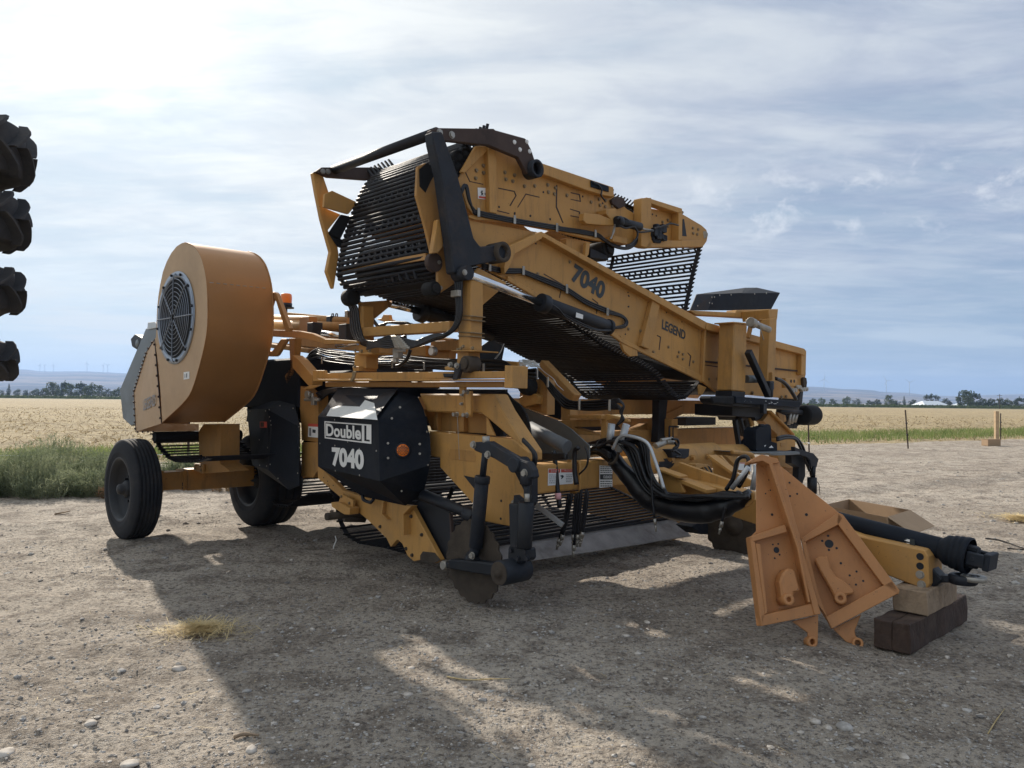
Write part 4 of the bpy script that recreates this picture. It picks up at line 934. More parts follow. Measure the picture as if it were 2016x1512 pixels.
# lower edge hooks and small bracket on the wall, black control plate
plate('boom_bracket', 'D 580,735 700,745 805,790 825,830 700,825 600,815 575,790', Y_, .06, f=FW+.10)
plate('boom_bracket', 'D 750,708 828,700 820,800 790,790 750,740', Y_, .12, f=FW+.10)
plate('boom_bracket', 'D 808,905 912,925 912,972 800,950', Y_, .10, f=FW+.08)
plate('control_plate', 'D 632,482 772,530 772,575 634,535', 'black_sheet', .008, f=FW+.062)
hoses('cable', [mixp('D 650,500 690,520 715,560 712,600 740,640', f=FW+.075)], .008)
plate('worn_roller_end', 'D 790,635 830,605 890,620 900,680 850,700 800,665', 'brown_steel', .05, f=FW+.01)
plate('under_bracket', 'D 445,925 630,955 620,1040 590,1095 580,1060 445,985', Y_, .08, f=FW-.04)
plate('under_bracket', 'D 600,955 628,960 618,1050 585,1095', Y_, .04, f=FW+.03)
plate('under_block', 'D 630,1000 760,1060 770,1095 630,1075', 'rod_steel', .5, f=FW-.02)
b = B(); c = V('D 775,1010', f=FW-.02); b.cyl(c, c-Vector((.25, 0, 0)), .085, 20); b.cyl(c+Vector((.03, 0, 0)), c, .05, 14); b.make('hang_roller', 'rubber', HV, .008)
# guard frame at the tip
gd2 = B()
for s in ('D 1018,620 1096,618 1098,1000 1050,996 1018,985', 'D 1060,614 1332,700 1330,742 1096,662', 'D 1304,722 1332,722 1332,942 1304,942'): addp(gd2, s, .10, f=FW+.08)
gd2.make('guard_frame', Y_, HV, .005)
plate('guard_lip', 'D 1096,942 1480,945 1490,992 1050,996', Y_, .10, f=FW+.08)

plate('chain_window', 'D 1335,780 1345,780 1365,912 1330,908', 'black_paint', .003, upw, 0, f=FW-.016)
hexbolt('bolt', 'D 1218,790 1218,835 1178,805 1240,812 1270,825 1328,730', HV, .018, f=FW-.02)
b = B(); b.cyl(V('D 1500,900', f=FW-.01), V('D 1500,900', f=FW-.06), .04, 14); b.make('tip_pin', 'zinc', HV)
# small cylinder, valve and hoses in front of the guard
b = B(); b.cyl(V('D 850,800', f=FW+.14), V('D 1010,840', f=FW+.14), .042, 14); b.cyl(V('D 830,800', f=FW+.14), V('D 860,800', f=FW+.14), .055, 14); b.make('fold_cylinder', 'black_paint', HV, .004)
b = B(); b.tube(mixp('D 1010,840 1035,858 1105,868', f=FW+.14), .012, 8, 3); b.make('cylinder_rod', 'zinc', HV)
b = B(); rr = random.Random(4)
for i in range(9):
    c = V((1298+rr.uniform(-9, 9), 460+rr.uniform(-12, 12)), f=FW+.10); b.box(c, (.03, rr.uniform(.02, .05), rr.uniform(.02, .05)))
b.make('valve_block', 'black_paint', HV, .006)
for s in ('D 830,780 880,770 940,810 985,870 985,920 940,970 900,985', 'D 850,830 900,850 960,840 1000,880 1110,870', 'D 1110,850 1160,840 1200,830 1240,815 1300,828'): hoses('hose', [mixp(s, f=FW+.17)], .010)
b = B(); addp(b, 'D 1110,850 1170,870 1200,900 1170,965 1120,960 1100,900', .05, f=FW+.10); b.make('valve_cover', 'worn_black', HV, .008)
rr = random.Random(8)
for q in range(3): hoses('lock_chain', [mixp(f'D {815+q*3},820 {800+q*5},880 {790-q*5},930', f=FW+.12)], .006, 'zinc', None, 4, 2)

# ---- head: dark links, worn plates, cross tube --------------------------------------------------
lk = plate('head_link', 'C 1032,112 1045,98 1080,84 1525,90 1530,100 1765,165 1808,250 1838,340 1815,440 1775,430 1710,310 1480,215 1150,182 1045,140', 'brown_steel', .05, f=FW+.13, bevel=.006)
b = B(); c = V('C 1843,396', f=FW+.16); b.lathe([(.060, -.10), (.078, -.10), (.078, .02), (.055, .02)], c, (1, 0, 0), 28, closed=True); b.cyl(c-Vector((.10, 0, 0)), c-Vector((.05, 0, 0)), .055, 20); b.make('link_bush', 'worn_black', lk)
hexbolt('bolt', 'C 1107,120 1200,138', lk, .028, 'zinc', .014, f=FW+.13); hexbolt('bolt', 'C 1678,193 1720,250 1772,190 1793,264', lk, .018, 'white_decal', .010, f=FW+.13)
armo = plate('lift_arm', 'C 1048,112 1128,112 1160,195 1250,450 1372,925 1420,990 1500,982 1545,975 1590,985 1620,1030 1600,1090 1500,1108 1272,1160 1252,1200 1215,1190 1190,960 1118,450 1060,205', 'worn_black', .10, f=FW+.20, bevel=.010)
b = B(); c = V('C 1589,1032', f=FW+.22); b.lathe([(.052, -.14), (.085, -.14), (.085, .01), (.052, .01)], c, (1, 0, 0), 26, closed=True); b.make('arm_bush', 'disc_steel', armo)
b = B(); b.cyl(V('C 300,405', f=2.72), V('C 1085,120', f=4.32), .042, 16); b.make('cross_tube', 'rod_steel', HV)
plate('far_head_link', 'C 160,418 208,385 645,385 695,402 560,482 260,460', 'brown_steel', .05, f=2.74)
plate('far_lift_arm', 'C 138,425 212,430 262,575 222,690 352,745 255,865 330,990 340,1060 300,1315 288,1300 245,1178 275,1030 205,780 165,580', Y_, .05, f=2.70, bevel=.006)
hexbolt('bolt', 'C 215,416 255,418', HV, .024, 'zinc', .012, f=2.74)
plate('far_head_plate', 'C 230,588 288,563 485,655 412,742 222,688', Y_, .03, f=2.80)
plate('worn_flap', 'C 355,745 435,762 350,935 262,885', 'rubber', .02, f=2.76)
plate('worn_flap', 'C 262,885 350,930 430,960 380,1010 330,990', 'rubber', .02, f=2.74)
hp = plate('head_plate', 'C 940,380 1000,350 1085,400 1125,480 1200,900 1205,1040 1232,1230 1225,1270 1120,1342 1095,1290 1090,1070 1045,1040 1000,850 930,600', S_, .03, f=FW+.02)
plate('worn_patch', 'C 952,400 1010,352 1075,395 1075,430 1040,490 1000,578 955,530', 'rubber', .004, hp, 0, f=FW+.024)
plate('head_cover', 'C 1090,785 1128,782 1158,815 1130,995 1092,1040 1052,1040', Y_, .05, f=FW+.10)
hexbolt('bolt', 'C 1140,980 1103,1110 1115,1305', HV, .016, 'zinc', .012, f=FW+.03)
b = B(); c = V('C 1075,1110', f=FW+.03); b.cyl(c, c-Vector((.05, 0, 0)), .075, 20); b.make('head_roller', 'brown_steel', HV, .004)
b = B(); c = V('C 1078,1310', f=FW+.05); b.cyl(c, c-Vector((.12, 0, 0)), .058, 22); b.cyl(c+Vector((.02, 0, 0)), c, .038, 16); b.make('drive_roller', 'rubber', HV, .006)
b = B(); c = V('C 400,1385', f=2.80); b.cyl(c, c+Vector((.12, 0, 0)), .075, 22); b.make('drive_roller', 'rubber', HV, .01)
for s in ('C 1260,315', 'C 1310,295', 'C 1250,385'):
    b = B(); c = V(s, f=FW-.04); b.lathe([(.0, .01), (.03, .01), (.035, 0), (.055, 0), (.06, .01), (.07, -.0), (.07, -.05)], c, (1, 0, 0), 22); b.make('chain_sprocket', 'rubber', HV)
# head web: rods from the far side to the near side
F0, F1 = 2.78, 4.14
hpth = [(p.y, p.z) for p in [V(q, f=F1) for q in px('C 1390,240 1300,235')]] + [(p.y, p.z) for p in [V(q, f=F0) for q in px('C 770,395 660,415 575,470 515,535 475,610 440,700 405,800 370,910 345,1010 320,1110 310,1210 345,1290 420,1345 540,1365')]]
chain('head_web', hpth, F0, F1, .047, .0165, .10, 6, sp_dir=-1)
chain('inner_web', [(a+.16, b_+(.0 if b_ > 3 else .02)) for a, b_ in hpth[2:-1]], F0+.1, F1-.05, .047, .015, 0, 0)
b = B(); b.ext([V('C 330,1160', f=F0), V('C 1000,1040', f=F1), V('C 1000,1090', f=F1), V('C 330,1200', f=F0)], (0, .02, 0)); b.make('scraper', S_, HV)
b = B()
for i in range(9):
    t = (i+.5)/9; p = V('C 480,1300', f=F0+.15).lerp(V('C 960,1225', f=F1-.1), t); b2_ = B(); b2_.cyl(p, p+Vector((0, -.03, .05)), .016, 6, .008); b2_.make('scraper_finger', 'worn_black', HV)
# top web lying on the upper section
tp = [(V(q, f=F1).y, V(q, f=F1).z) for q in px('C 1385,240 1500,300 1700,365 D 300,470 600,560 800,620 900,660 1010,710 1200,790 1400,850 1490,880')]
chain('upper_web', tp, F0, F1, .05, .011, .05, 0, sp_dir=-1)
# web hanging from the tip
hp_ = [(V(q, f=F1).y, V(q, f=F1).z) for q in px('D 1495,960 1490,1010 1470,1090 1440,1210 1418,1320 1400,1400 1388,1470 1370,1530')]
chain('hanging_web', hp_, F0, F1, .052, .012, .04, 5)
# lower web: under the boom, closing into the sagging loop
LW = [(1.12, 2.56), (1.36, 2.50), (1.87, 2.46), (2.1, 2.40), (2.39, 2.33), (2.7, 2.22), (3.02, 2.10), (3.3, 2.01), (3.64, 1.93), (3.82, 1.87), (3.97, 1.79), (4.08, 1.70), (4.2, 1.62), (4.34, 1.575), (4.5, 1.59), (4.66, 1.68), (4.8, 1.78), (5.4, 1.72), (6.6, 1.66)]
chain('lower_web', LW, F0, F1, .048, .012, .04, 6, sp_dir=-1)
# carrying run of the web, one arm's depth above the return run
UW = [(1.0, 2.80), (1.6, 2.82), (2.3, 2.68), (3.0, 2.48), (4.0, 2.20), (5.0, 1.93), (6.9, 1.83)]
chain('carrying_web', UW, F0, F1, .048, .010, 0, 0)
# ------------------------------------------------------------- boom cylinder, struts under the head
b = B(); p0, p1, p2 = V('X 914,538', f=4.42), V('X 1068,597', f=4.42), V('X 1200,645', f=4.42)
b.cyl(p0, p1, .034, 18); b.make('cylinder_rod', 'chrome', HV)
b = B(); b.cyl(p1, p2, .066, 22); b.cyl(p1-(p2-p1).normalized()*.03, p1+(p2-p1).normalized()*.05, .082, 18); b.cyl(p2-(p2-p1).normalized()*.04, p2, .076, 18); cb = b.make('boom_cylinder', 'black_paint', HV, .004)
b = B(); c = p0; b.cyl(c+Vector((.05, 0, 0)), c-Vector((.10, 0, 0)), .058, 18); b.make('cylinder_eye', 'worn_black', cb)
hexbolt('bolt', 'C 1298,1187', cb, .022, 'zinc', .012, f=4.475)
sticker('warning_sticker', 'G 132,213 185,232 182,265 128,250', [], cb, 'white_decal', f=4.49)
hoses('hose', [mixp('C 1930,1440 2000,1480 G 60,240 200,310 300,345 380,345 440,325 510,310', f=4.47), mixp('C 1960,1430 2016,1470 G 60,255 200,325 310,352 400,352', f=4.48)], .009)
# far boom cylinder
b = B(); p0, p1, p2 = V('E 650,150', f=2.9), V('E 880,205', f=2.9), V('E 1150,275', f=2.9)
b.cyl(p0, p1, .034, 14); b.make('cylinder_rod', 'chrome', HV); b = B(); b.cyl(p1, V('E 1425,385', f=2.9), .075, 18); b.cyl(p1-Vector((0, .02, 0)), p1+Vector((0, .06, -.02)), .10, 14); b.make('boom_cylinder', 'black_paint', HV, .006)
# hose bundles down both posts
for i in range(5):
    o = i*25
    hoses('hose', [mixp(f'K {1100+o},200 {1215+o},330 {1225+o*1.2},520 {1240+o*1.3},650 {1300+o*1.2},780 {1440+o*.8},{870-o*.6} {1600},{880-o*.9} {1750},{860-o*1.0} M {20},{820-o*.6} 140,{830-o}', l=1.0-i*.02)], .0105)
for i in range(3): hoses('hose', [mixp(f'K {1270+i*22},190 {1400+i*20},350 {1500+i*16},470 {1590+i*12},580 {1640},{600-i*14} {1700},{590-i*14} 1760,540 2000,{540+i*12} M 200,{560+i*10} 330,{590+i*6}', l=1.35)], .011)
for i in range(4): hoses('hose', [mixp(f'C {1225+i*18},1200 M {850+i*24},120 {860+i*22},260 {865+i*20},400 {840+i*18},540 {770+i*16},650 {650+i*8},{720+i*8} 500,{760+i*14} 380,{800+i*16} 250,{850+i*10}', l=.95)], .0115)
b = B(); b.box(V('M 850,130', l=.93), (.045, .02, .025)); b.make('hose_clamp', 'zinc', HV, .003)
b = B(); b.box(V('K 1195,420', l=1.0), (.02, .03, .03)); b.make('hose_clamp', 'zinc', HV, .003)
b = B(); b.box(V('K 1500,440', l=1.3), (.03, .03, .03), Matrix.Rotation(.7, 3, 'Y')); b.make('hose_clamp', 'bolt_steel', HV, .003)
# couplings where the hoses meet
rr = random.Random(5)
for i in range(7):
    y = 740+i*24; b = B(); a_, c_ = V(f'M {-60+i*8},{y}', l=.88), V(f'M {70+i*22},{y+14}', l=.88)
    b.cyl(a_, c_, .012, 10); b.cyl(a_.lerp(c_, .2), a_.lerp(c_, .38), .017, 6); b.cyl(a_.lerp(c_, .6), a_.lerp(c_, .8), .017, 6); b.make('hose_coupling', 'zinc', HV)
    hoses('hose', [mixp(f'M {70+i*22},{y+14} {270},{840+(i-3)*12} {420},{780+(i-3)*10} {560},{730+(i-3)*7} {700},{715}', l=.88)], .009); hoses('hose', [mixp(f'K {1480-i*4},{820+i*16} 1600,{800+i*14} 1740,{(740+i*26)+0:.0f} {1812+i*6},{740+i*24}', l=.88)], .009)
b = B(); b.box(V('K 1895,960', l=1.0), (.04, .03, .055)); b.box(V('K 1870,1030', l=1.0), (.02, .02, .05)); b.box(V('K 1930,930', l=.98), (.06, .02, .02)); b.make('valve_block', 'zinc', HV, .006)
hoses('hose', [mixp('M 200,930 150,1060 60,1140 0,1160', l=1.05)], .016)
b = B(); c = V('M 495,945', l=1.15); b.cyl(c, c+Vector((0, .04, 0)), .040, 20); g0 = b.make('pressure_gauge', 'zinc', HV); b = B(); b.cyl(c+Vector((0, -.004, 0)), c, .033, 20); b.make('gauge_face', 'white_decal', g0)
# ---- hose run along the frame top
run = ['K 450,905 560,990', 'K 640,960 720,930', 'M -40,1010', 'M 400,1085', 'M 850,1105', 'M 1250,1110', 'M 1560,1170', 'N 100,350']
rr = random.Random(9)
for i in range(8):
    y = i*27; w_ = lambda: rr.uniform(-11, 11)
    hoses('hose', [mixp(f'K {705-i*17},1250 {650-i*19},1110 {640-i*10},{990+i*16} 760,{915+y*.75+w_()} 900,{945+y*.8+w_()} 1250,{985+y*.8+w_()} 1500,{1010+y*.8+w_()} M -20,{1005+y*.8+w_()} 300,{1040+y*.75+w_()} 700,{1060+y*.75+w_()} 1100,{1070+y*.75+w_()} 1500,{1085+y*.7} N 80,{320+i*16} 250,{345+i*15} 400,{335+i*20}', l=1.30+.03*(i % 3))], .0095)
for s in ('K 820,1080', 'M 395,1160', 'M 1240,1180', 'K 1818,1130', 'E 668,610'): b = B(); b.box(V(s, l=1.24), (.010, .006, .035)); b.make('hose_clip', 'zinc', HV, .003)
for i in range(11):
    o = i*17; hoses('hose', [mixp(f'N 380,{330+o*.5} {470+o*.2},{400+o*.6} {590},{520+o*.7} {700},{640+o*.8} {830-o*.2},{760+o*.7} {960},{800+o*.6} {1200},{790+o*.75} 1430,{780+o*.7} 1560,{850+o*.3} 1610,900', l=1.9+.02*(i % 3))], .0085)
for i in range(4): hoses('hose', [mixp(f'N 1440,{790+i*20} 1560,{760+i*14} 1640,{850} {1620-i*10},{940} {1600+i*14},1050 1540,1130', l=1.9)], .009)
for s in ('N 1012,840', 'N 1440,850', 'N 565,520', 'N 412,410'): b = B(); b.box(V(s, l=1.84), (.010, .006, .045)); b.make('hose_clip', 'zinc', HV, .003)
rr = random.Random(11)
for i in range(7): hoses('cable', [mixp(' '.join(['N']+[f'{300+rr.uniform(-150,150):.0f},{265+rr.uniform(-60,55):.0f}' for k in range(7)]), l=1.25)], .003, 'galvanised', None, 4)
hoses('cable', [mixp('N 430,290 520,380 640,470 700,560 790,640', l=1.85), mixp('M 1530,840 1470,980 1380,1090', l=1.6), mixp('M 1520,850 1480,950 1360,1095', l=1.62)], .003, 'galvanised', None, 4)

# ---- deck behind: catwalk rails, tubes, beacon, rear frame ---------------------------------------
def beam(name, s1, s2, w, h, m=S_, l1=None, **k):
    b = B(); b.bar(V(s1, **k), V(s2, **(k if l1 is None else {'l': l1})), w, h); return b.make(name, m, HV, .006)
plate('fan_bracket', 'K 60,100 150,108 175,130 360,620 350,665 300,665 170,250 140,208 110,220 90,300 60,290', 'tan_paint', .04, l=.60)
plate('fan_bracket', 'K 60,940 110,945 240,770 320,770 180,1000 150,1020 60,1020', 'tan_paint', .04, l=.60)
plate('deck_side', 'K 60,640 480,655 660,690 860,775 1020,775 1330,800 1330,830 860,850 570,765 60,735', S_, .06, l=.95)
plate('deck_side', 'K 500,460 640,450 640,690 495,665', 'tan_paint', .10, l=1.3)
b = B(); b.cyl(V('K 60,480', l=2.0), V('K 1220,520', l=2.0), .05, 14); b.make('deck_tube', S_, HV); b = B(); b.cyl(V('K 100,560', l=1.7), V('K 1200,610', l=1.7), .055, 14); b.make('deck_tube', S_, HV)
beam('deck_beam', 'K 300,440', 'K 1240,530', .10, .10, l=2.6); beam('deck_beam', 'K 60,620', 'K 1300,740', .3, .10, l=2.0); beam('deck_beam', 'K 450,800', 'M 800,980', .10, .12, l=1.8); beam('deck_beam', 'M 540,830', 'M 860,880', .10, .14, l=1.9)
plate('deck_box', 'M 190,900 410,860 420,1020 180,1010', Y_, .2, l=1.7); plate('deck_box', 'M 530,800 870,790 860,930 520,940', S_, .2, l=1.7)
beam('deck_beam', 'M 1030,1090', 'N 200,290', .10, .06, l=1.5); beam('deck_beam', 'K 100,850', 'K 900,960', .5, .05, l=1.8)
b = B(); b.cyl(V('K 830,690', l=1.2), V('K 1090,720', l=1.2), .028, 12); b.make('cylinder_rod', 'chrome', HV); b = B(); b.box(V('K 1180,680', l=1.2), (.07, .06, .08)); b.make('cylinder_mount', 'worn_black', HV, .006); b = B(); b.box(V('K 720,650', l=1.25), (.06, .06, .08)); b.make('cylinder_mount', 'worn_black', HV, .006)
b = B(); b.cyl(V('K 1030,870', l=1.15), V('K 1330,830', l=1.15), .022, 12); b.make('cylinder_rod', 'chrome', HV)
bs = thing('beacon', 'orange warning beacon on a thin black stem', None); bs.parent = HV; c = V('K 312,300', l=1.9); bs.location = c
b = B(); b.cyl((0, 0, -.22), (0, 0, -.03), .018, 10); b.cyl((0, 0, -.035), (0, 0, -.02), .10, 20); b.cyl((0, 0, -.02), (0, 0, .03), .075, 20); b.make('base', 'black_paint', bs)
b = B(); b.lathe([(.070, .03), (.072, .11), (.066, .145), (.045, .155), (0, .157)], (0, 0, 0), (0, 0, 1), 24); b.make('lens', 'amber_plastic', bs)
for s in ('K 960,430', 'K 1015,430'): 
    x, y = float(s[2:].split(',')[0]), 425; hoses('lifting_loop', [mixp(f'K {x},{y+100} {x},{y} {x+12},{y-8} {x+24},{y} {x+24},{y+100}', l=2.0)], .007, 'brown_steel')
b = B(); b.box(V('K 960,510', l=1.98), (.05, .05, .05)); b.make('deck_sensor', 'black_paint', HV, .006)
plate('deck_hook', 'K 1600,490 1660,480 1690,425 1770,430 1780,490 1830,510 1700,530 1600,500', Y_, .04, l=1.9)
b = B(); b.box((.1, 2.0, 1.70), (1.5, .9, .27)); b.make('conveyor_shadow_box', 'black_sheet', HV, .02); b = B(); b.box((-.45, 1.0, 2.2), (.75, .32, .35)); b.make('fan_shadow_box', 'grey_sheet', HV, .02)  # added boxes, mostly hidden behind the fan, to fill out the ground shadow
# rear column and arm frame between the fan and the guard
plate('side_arm', 'K 400,1000 480,1060 690,1300 680,1430 620,1430 400,1180', Y_, .12, l=1.05)
plate('side_arm_plate', 'K 540,1480 640,1430 800,1430 660,1485', Y_, .02, l=1.0)
plate('side_post', 'K 350,760 440,760 410,1150 430,1250 320,1420 290,1300 370,1180', S_, .08, l=1.10)
plate('side_gusset', 'K 200,1160 360,1080 400,1180 330,1260 200,1220', S_, .05, l=1.3)
b = B(); b.box(((1.7), 1.75, 1.55), (.9, .45, .28)); b.make('side_web_housing', 'black_sheet', HV, .02)
b = B(); c = V('A 1640,1305', l=1.0); b.cyl(c, c+Vector((0, .04, 0)), .038, 18); b.make('pressure_gauge', 'zinc', HV)
for i in range(5): hoses('hose', [mixp(f'E {90+i*8},{830+i*12} 200,{800+i*6} 330,{790+i*5} 500,{800+i*3}', l=1.12)], .013)
b = B(); b.cyl(V('E 0,880', l=1.05), V('E 110,880', l=1.05), .016, 8); b.cyl(V('E 60,830', l=1.05), V('E 60,910', l=1.05), .014, 8); b.box(V('E 70,890', l=1.05), (.03, .02, .04)); b.make('pipe_fitting', 'zinc', HV, .003)
for i in range(3): hoses('hose', [mixp(f'H 1665,{170+i*8} 1720,{230+i*6} {1765-i*8},300 {1750-i*6},420 {1735-i*5},560 {1740-i*5},700 {1720-i*4},{900}', l=1.0)], .012)

# ---- webs: digger bed, its return run, rear web -------------------------------------------------
DW_ = [(4.05, .30), (3.6, .40), (3.0, .58), (2.4, .80), (1.8, 1.02), (1.5, 1.12)]
chain('digger_web', DW_, 1.25, 4.35, .070, .010, axis='l')
DR = [(1.6, .92), (2.05, .55), (2.11, .33), (2.25, .19), (2.5, .14), (2.94, .16), (3.38, .15), (3.9, .20), (4.05, .28)]
chain('digger_return_web', DR, 1.25, 4.35, .085, .010, axis='l')
RW = [(1.9, .55), (1.4, .50), (1.12, .40), (.92, .31), (.64, .30), (.35, .45), (.11, .66), (.0, .85)]
chain('rear_lower_web', RW, 1.35, 3.9, .055, .010, axis='l')
b = B()
n = 26; top = []; bot = []
for i in range(n):
    l = 1.25+3.2*i/(n-1); wv = .008*noise.noise(Vector((l*3, 0, 0))); top.append(Vector((4.02, l, .275-.012*(l-1.2)))); bot.append(Vector((4.22+wv, l, .165-.028*(l-1.2)+wv)))
b.add(top+bot+[p-Vector((.0, 0, .012)) for p in top+bot], [(i, i+1, n+i+1, n+i) for i in range(n-1)]+[(2*n+i, 2*n+i+1, 3*n+i+1, 3*n+i) for i in range(n-1)]+[(n+i, n+i+1, 3*n+i+1, 3*n+i) for i in range(n-1)])
b.make('digger_blade', 'blade_steel', HV)
b = B(); b.box((2.5, 4.45, .55), (1.6, .03, .28), Matrix.Rotation(.33, 3, 'Y')); b.make('digger_side_far', S_, HV, .01)
b = B(); b.cyl((1.5, 1.25, 1.04), (1.5, 4.35, 1.04), .07, 14); b.make('web_roller', 'rubber', HV)
b = B(); b.bar(V('I 200,665', l=1.6), V('I 420,830', l=1.7), .03, .04); b.make('bed_brace', 'galvanised', HV, .003)
b = B(); b.bar(V('H 1135,540', l=1.4), V('H 1090,640', l=1.4), .03, .03); b.bar(V('H 1090,640', l=1.4), V('H 1095,740', l=1.4), .03, .03); b.make('bed_arm', 'black_paint', HV, .004)
mat('grey_pipe', (.13, .14, .15), .5, .2, dirt=(.22, .20, .17), dirt_amt=.5, dscale=6, var=.2)
# inner side sheets, rubber apron and roller pipe
plate('rubber_apron', 'N -60,620 60,760 180,850 250,960 300,1130 340,1400 360,1600 250,1500 190,1330 60,1140 -60,980', 'rubber', .02, l=1.35)
plate('inner_side_sheet', 'N 0,740 200,870 420,960 700,1060 895,1180 1160,1420 1160,1600 600,1700 300,1500 60,900', 'grey_sheet', .01, l=2.0)
b = B(); b.cyl(V('N 310,1165', l=1.7), V('N 840,1440', l=1.7), .055, 20); b.make('roller_pipe', 'grey_pipe', HV)
plate('inner_column', 'N 170,480 550,470 550,985 420,940 160,860', S_, .06, l=2.0); plate('inner_column_edge', 'N 430,440 560,500 555,985 470,960', S_, .10, l=1.97)
plate('inner_box', 'N 160,740 300,650 430,720 400,830 230,870 160,820', Y_, .08, l=1.9)
b = B(); c = V('N 310,585', l=1.9); b.lathe([(0, .10), (.05, .10), (.075, .06), (.08, .0), (.08, -.02)], c, (0, -1, 0), 20); b.cyl(V('N 90,560', l=1.85), V('N 300,590', l=1.85), .03, 10); b.make('drive_shaft_end', 'rubber', HV)
plate('inner_shade_sheet', 'N 550,580 750,740 750,1055 550,990', 'black_sheet', .02, l=2.4)  # dark sheet stands in for the shade of the gap here
plate('inner_column', 'N 750,760 880,900 880,1060 750,1055', S_, .10, l=2.2)
b = B(); b.bar(V('N 490,270', l=2.3), V('N 960,760', l=2.3), .10, .10); b.make('diagonal_beam', S_, HV, .006)
plate('hood_sheet', 'M 1080,960 1360,760 1530,850 1480,1100 1060,1070', 'black_sheet', .02, l=3.0)
plate('cross_plate', 'N 700,1060 1310,1050 1315,1150 930,1160 1350,1280 940,1260 880,1180', S_, .08, l=2.2)
plate('cross_plate', 'N 845,985 1330,985 1330,1045 1090,1040 845,1030', S_, .10, l=2.1)
plate('hook_frame', 'N 1320,1045 1350,990 1400,975 1700,1050 1705,1085 1690,1095 1640,1070 1500,1040 1420,1060 1395,1080 1385,1400 1310,1380', Y_, .04, l=2.15)
for s1, s2 in (('N 1470,1110', 'N 1440,1420'), ('N 1680,1120', 'N 1570,1500')): b = B(); b.cyl(V(s1, l=2.1), V(s2, l=2.1), .030, 14); b.make('stand_tube', 'galvanised', HV)
plate('inner_shade_sheet', 'E 400,790 1540,800 1540,900 400,900', 'black_sheet', .02, l=1.9)  # black sheets put painted shade into the interior behind the frame
plate('inner_shade_sheet', 'E 100,640 900,650 900,740 100,740', 'black_sheet', .02, l=2.5)
plate('inner_shade_sheet', 'A 1280,1230 1480,1060 1480,1512 1180,1512 1200,1380', 'black_sheet', .02, l=1.7)
# dark machinery mass in the middle: gearbox and shafts
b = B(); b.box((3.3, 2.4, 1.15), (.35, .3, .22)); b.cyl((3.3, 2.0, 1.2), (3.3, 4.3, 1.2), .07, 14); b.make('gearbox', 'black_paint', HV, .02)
# ---- long cross members behind
b = B(); b.box((3.45, 3.9, 1.48), (.08, 2.7, .085)); b.make('cross_member', S_, HV, .006)
b = B(); b.box((3.55, 4.4, 1.08), (.10, 2.25, .135)); b.make('cross_member', S_, HV, .006)
b = B(); b.box((2.0, 4.6, 1.25), (1.9, .06, .10)); b.make('far_side_rail', S_, HV, .006)
b = B(); b.bar((3.5, 4.2, 1.15), (3.5, 5.3, 1.45), .10, .10); b.make('cross_brace', S_, HV, .006)
plate('black_post', 'Q 415,200 540,200 500,580 510,800 395,800 415,560', 'black_paint', .10, f=3.8)
hoses('u_bolt', [mixp('Q 560,740 560,590 580,575 690,578', f=3.95), mixp('Q 610,740 610,600 630,578 690,580', f=3.9)], .010, 'worn_black')
for s in ('Q 1225,520 1500,530', ): pass
b = B(); b.box((3.3, 5.7, 1.30), (.25, .35, .05)); b.make('far_web_frame', 'black_paint', HV)
# ---- front cross beam, pipe and tongue ----------------------------------------------------------
b = B(); b.box((4.72, 2.05, .93), (.10, .80, .115)); cbm = b.make('front_cross_beam', Y_, HV, .018, seg=2)
sticker('warning_sticker', 'I 305,398 495,402 495,512 302,528', [('I 308,402 395,400 395,428 308,430', 'red_decal'), ('I 402,402 492,402 492,424 402,426', 'red_decal'), ('I 395,452 412,445 425,455 415,470 400,480 408,462', 'black_decal')], cbm, f=4.82)
def fineprint(s, rows, x0, x1, y0, y1, par, fr='I', m='grey_decal', **k):
    rr = random.Random(int(x0)); b = B(); ax = Vector((1, 0, 0)) if 'f' in k else Vector((0, -1, 0))
    for i in range(rows):
        y = y0+(y1-y0)*(i+.2)/rows; h = (y1-y0)/rows*.42; x = x0
        while x < x1-4:
            w = rr.uniform(5, 16); xe = min(x1, x+w); q = pl(f'{fr} {x:.1f},{y:.1f} {xe:.1f},{y:.1f} {xe:.1f},{y+h:.1f} {x:.1f},{y+h:.1f}', **k)
            b.add([p+ax*.0045 for p in q], [(0, 1, 2, 3)]); x = xe+3
    return b.make('fine_print', m, par)
put_text('lettering', 'DANGER', V('I 330,425', f=4.8245), V('I 392,424', f=4.8245), V('I 330,408', f=4.8245), 'white_decal', cbm, .02)
put_text('lettering', 'WARNING', V('I 432,420', f=4.8245), V('I 490,420', f=4.8245), V('I 432,405', f=4.8245), 'white_decal', cbm, .02)
fineprint('', 5, 312, 365, 440, 515, cbm, f=4.82); fineprint('', 5, 440, 488, 440, 505, cbm, f=4.82)
sticker('safety_sticker', 'I 697,372 795,380 795,535 695,545', [('I 700,440 795,440 795,480 700,480', 'black_decal')], cbm, f=4.83)
fineprint('', 4, 702, 790, 378, 435, cbm, m='black_decal', f=4.83); fineprint('', 3, 702, 790, 488, 540, cbm, m='black_decal', f=4.83)
put_text('lettering', 'CUIDADO', V('I 728,472', f=4.836), V('I 792,472', f=4.836), V('I 728,450', f=4.836), 'white_decal', cbm, .02)
b = B(); b.cyl((4.62, 2.75, .99), (4.62, 4.22, .99), .135, 28); b.make('front_pipe', Y_, HV, .004)
b = B(); b.cyl((4.62, 4.22, .99), (4.62, 4.9, .97), .115, 24); b.make('front_pipe_end', Y_, HV, .004)
b = B(); addp(b, 'Q 575,900 850,890 840,1000 790,1030 600,1020', .10, f=4.80); hb = b.make('hose_clamp_block', 'worn_black', HV, .006)
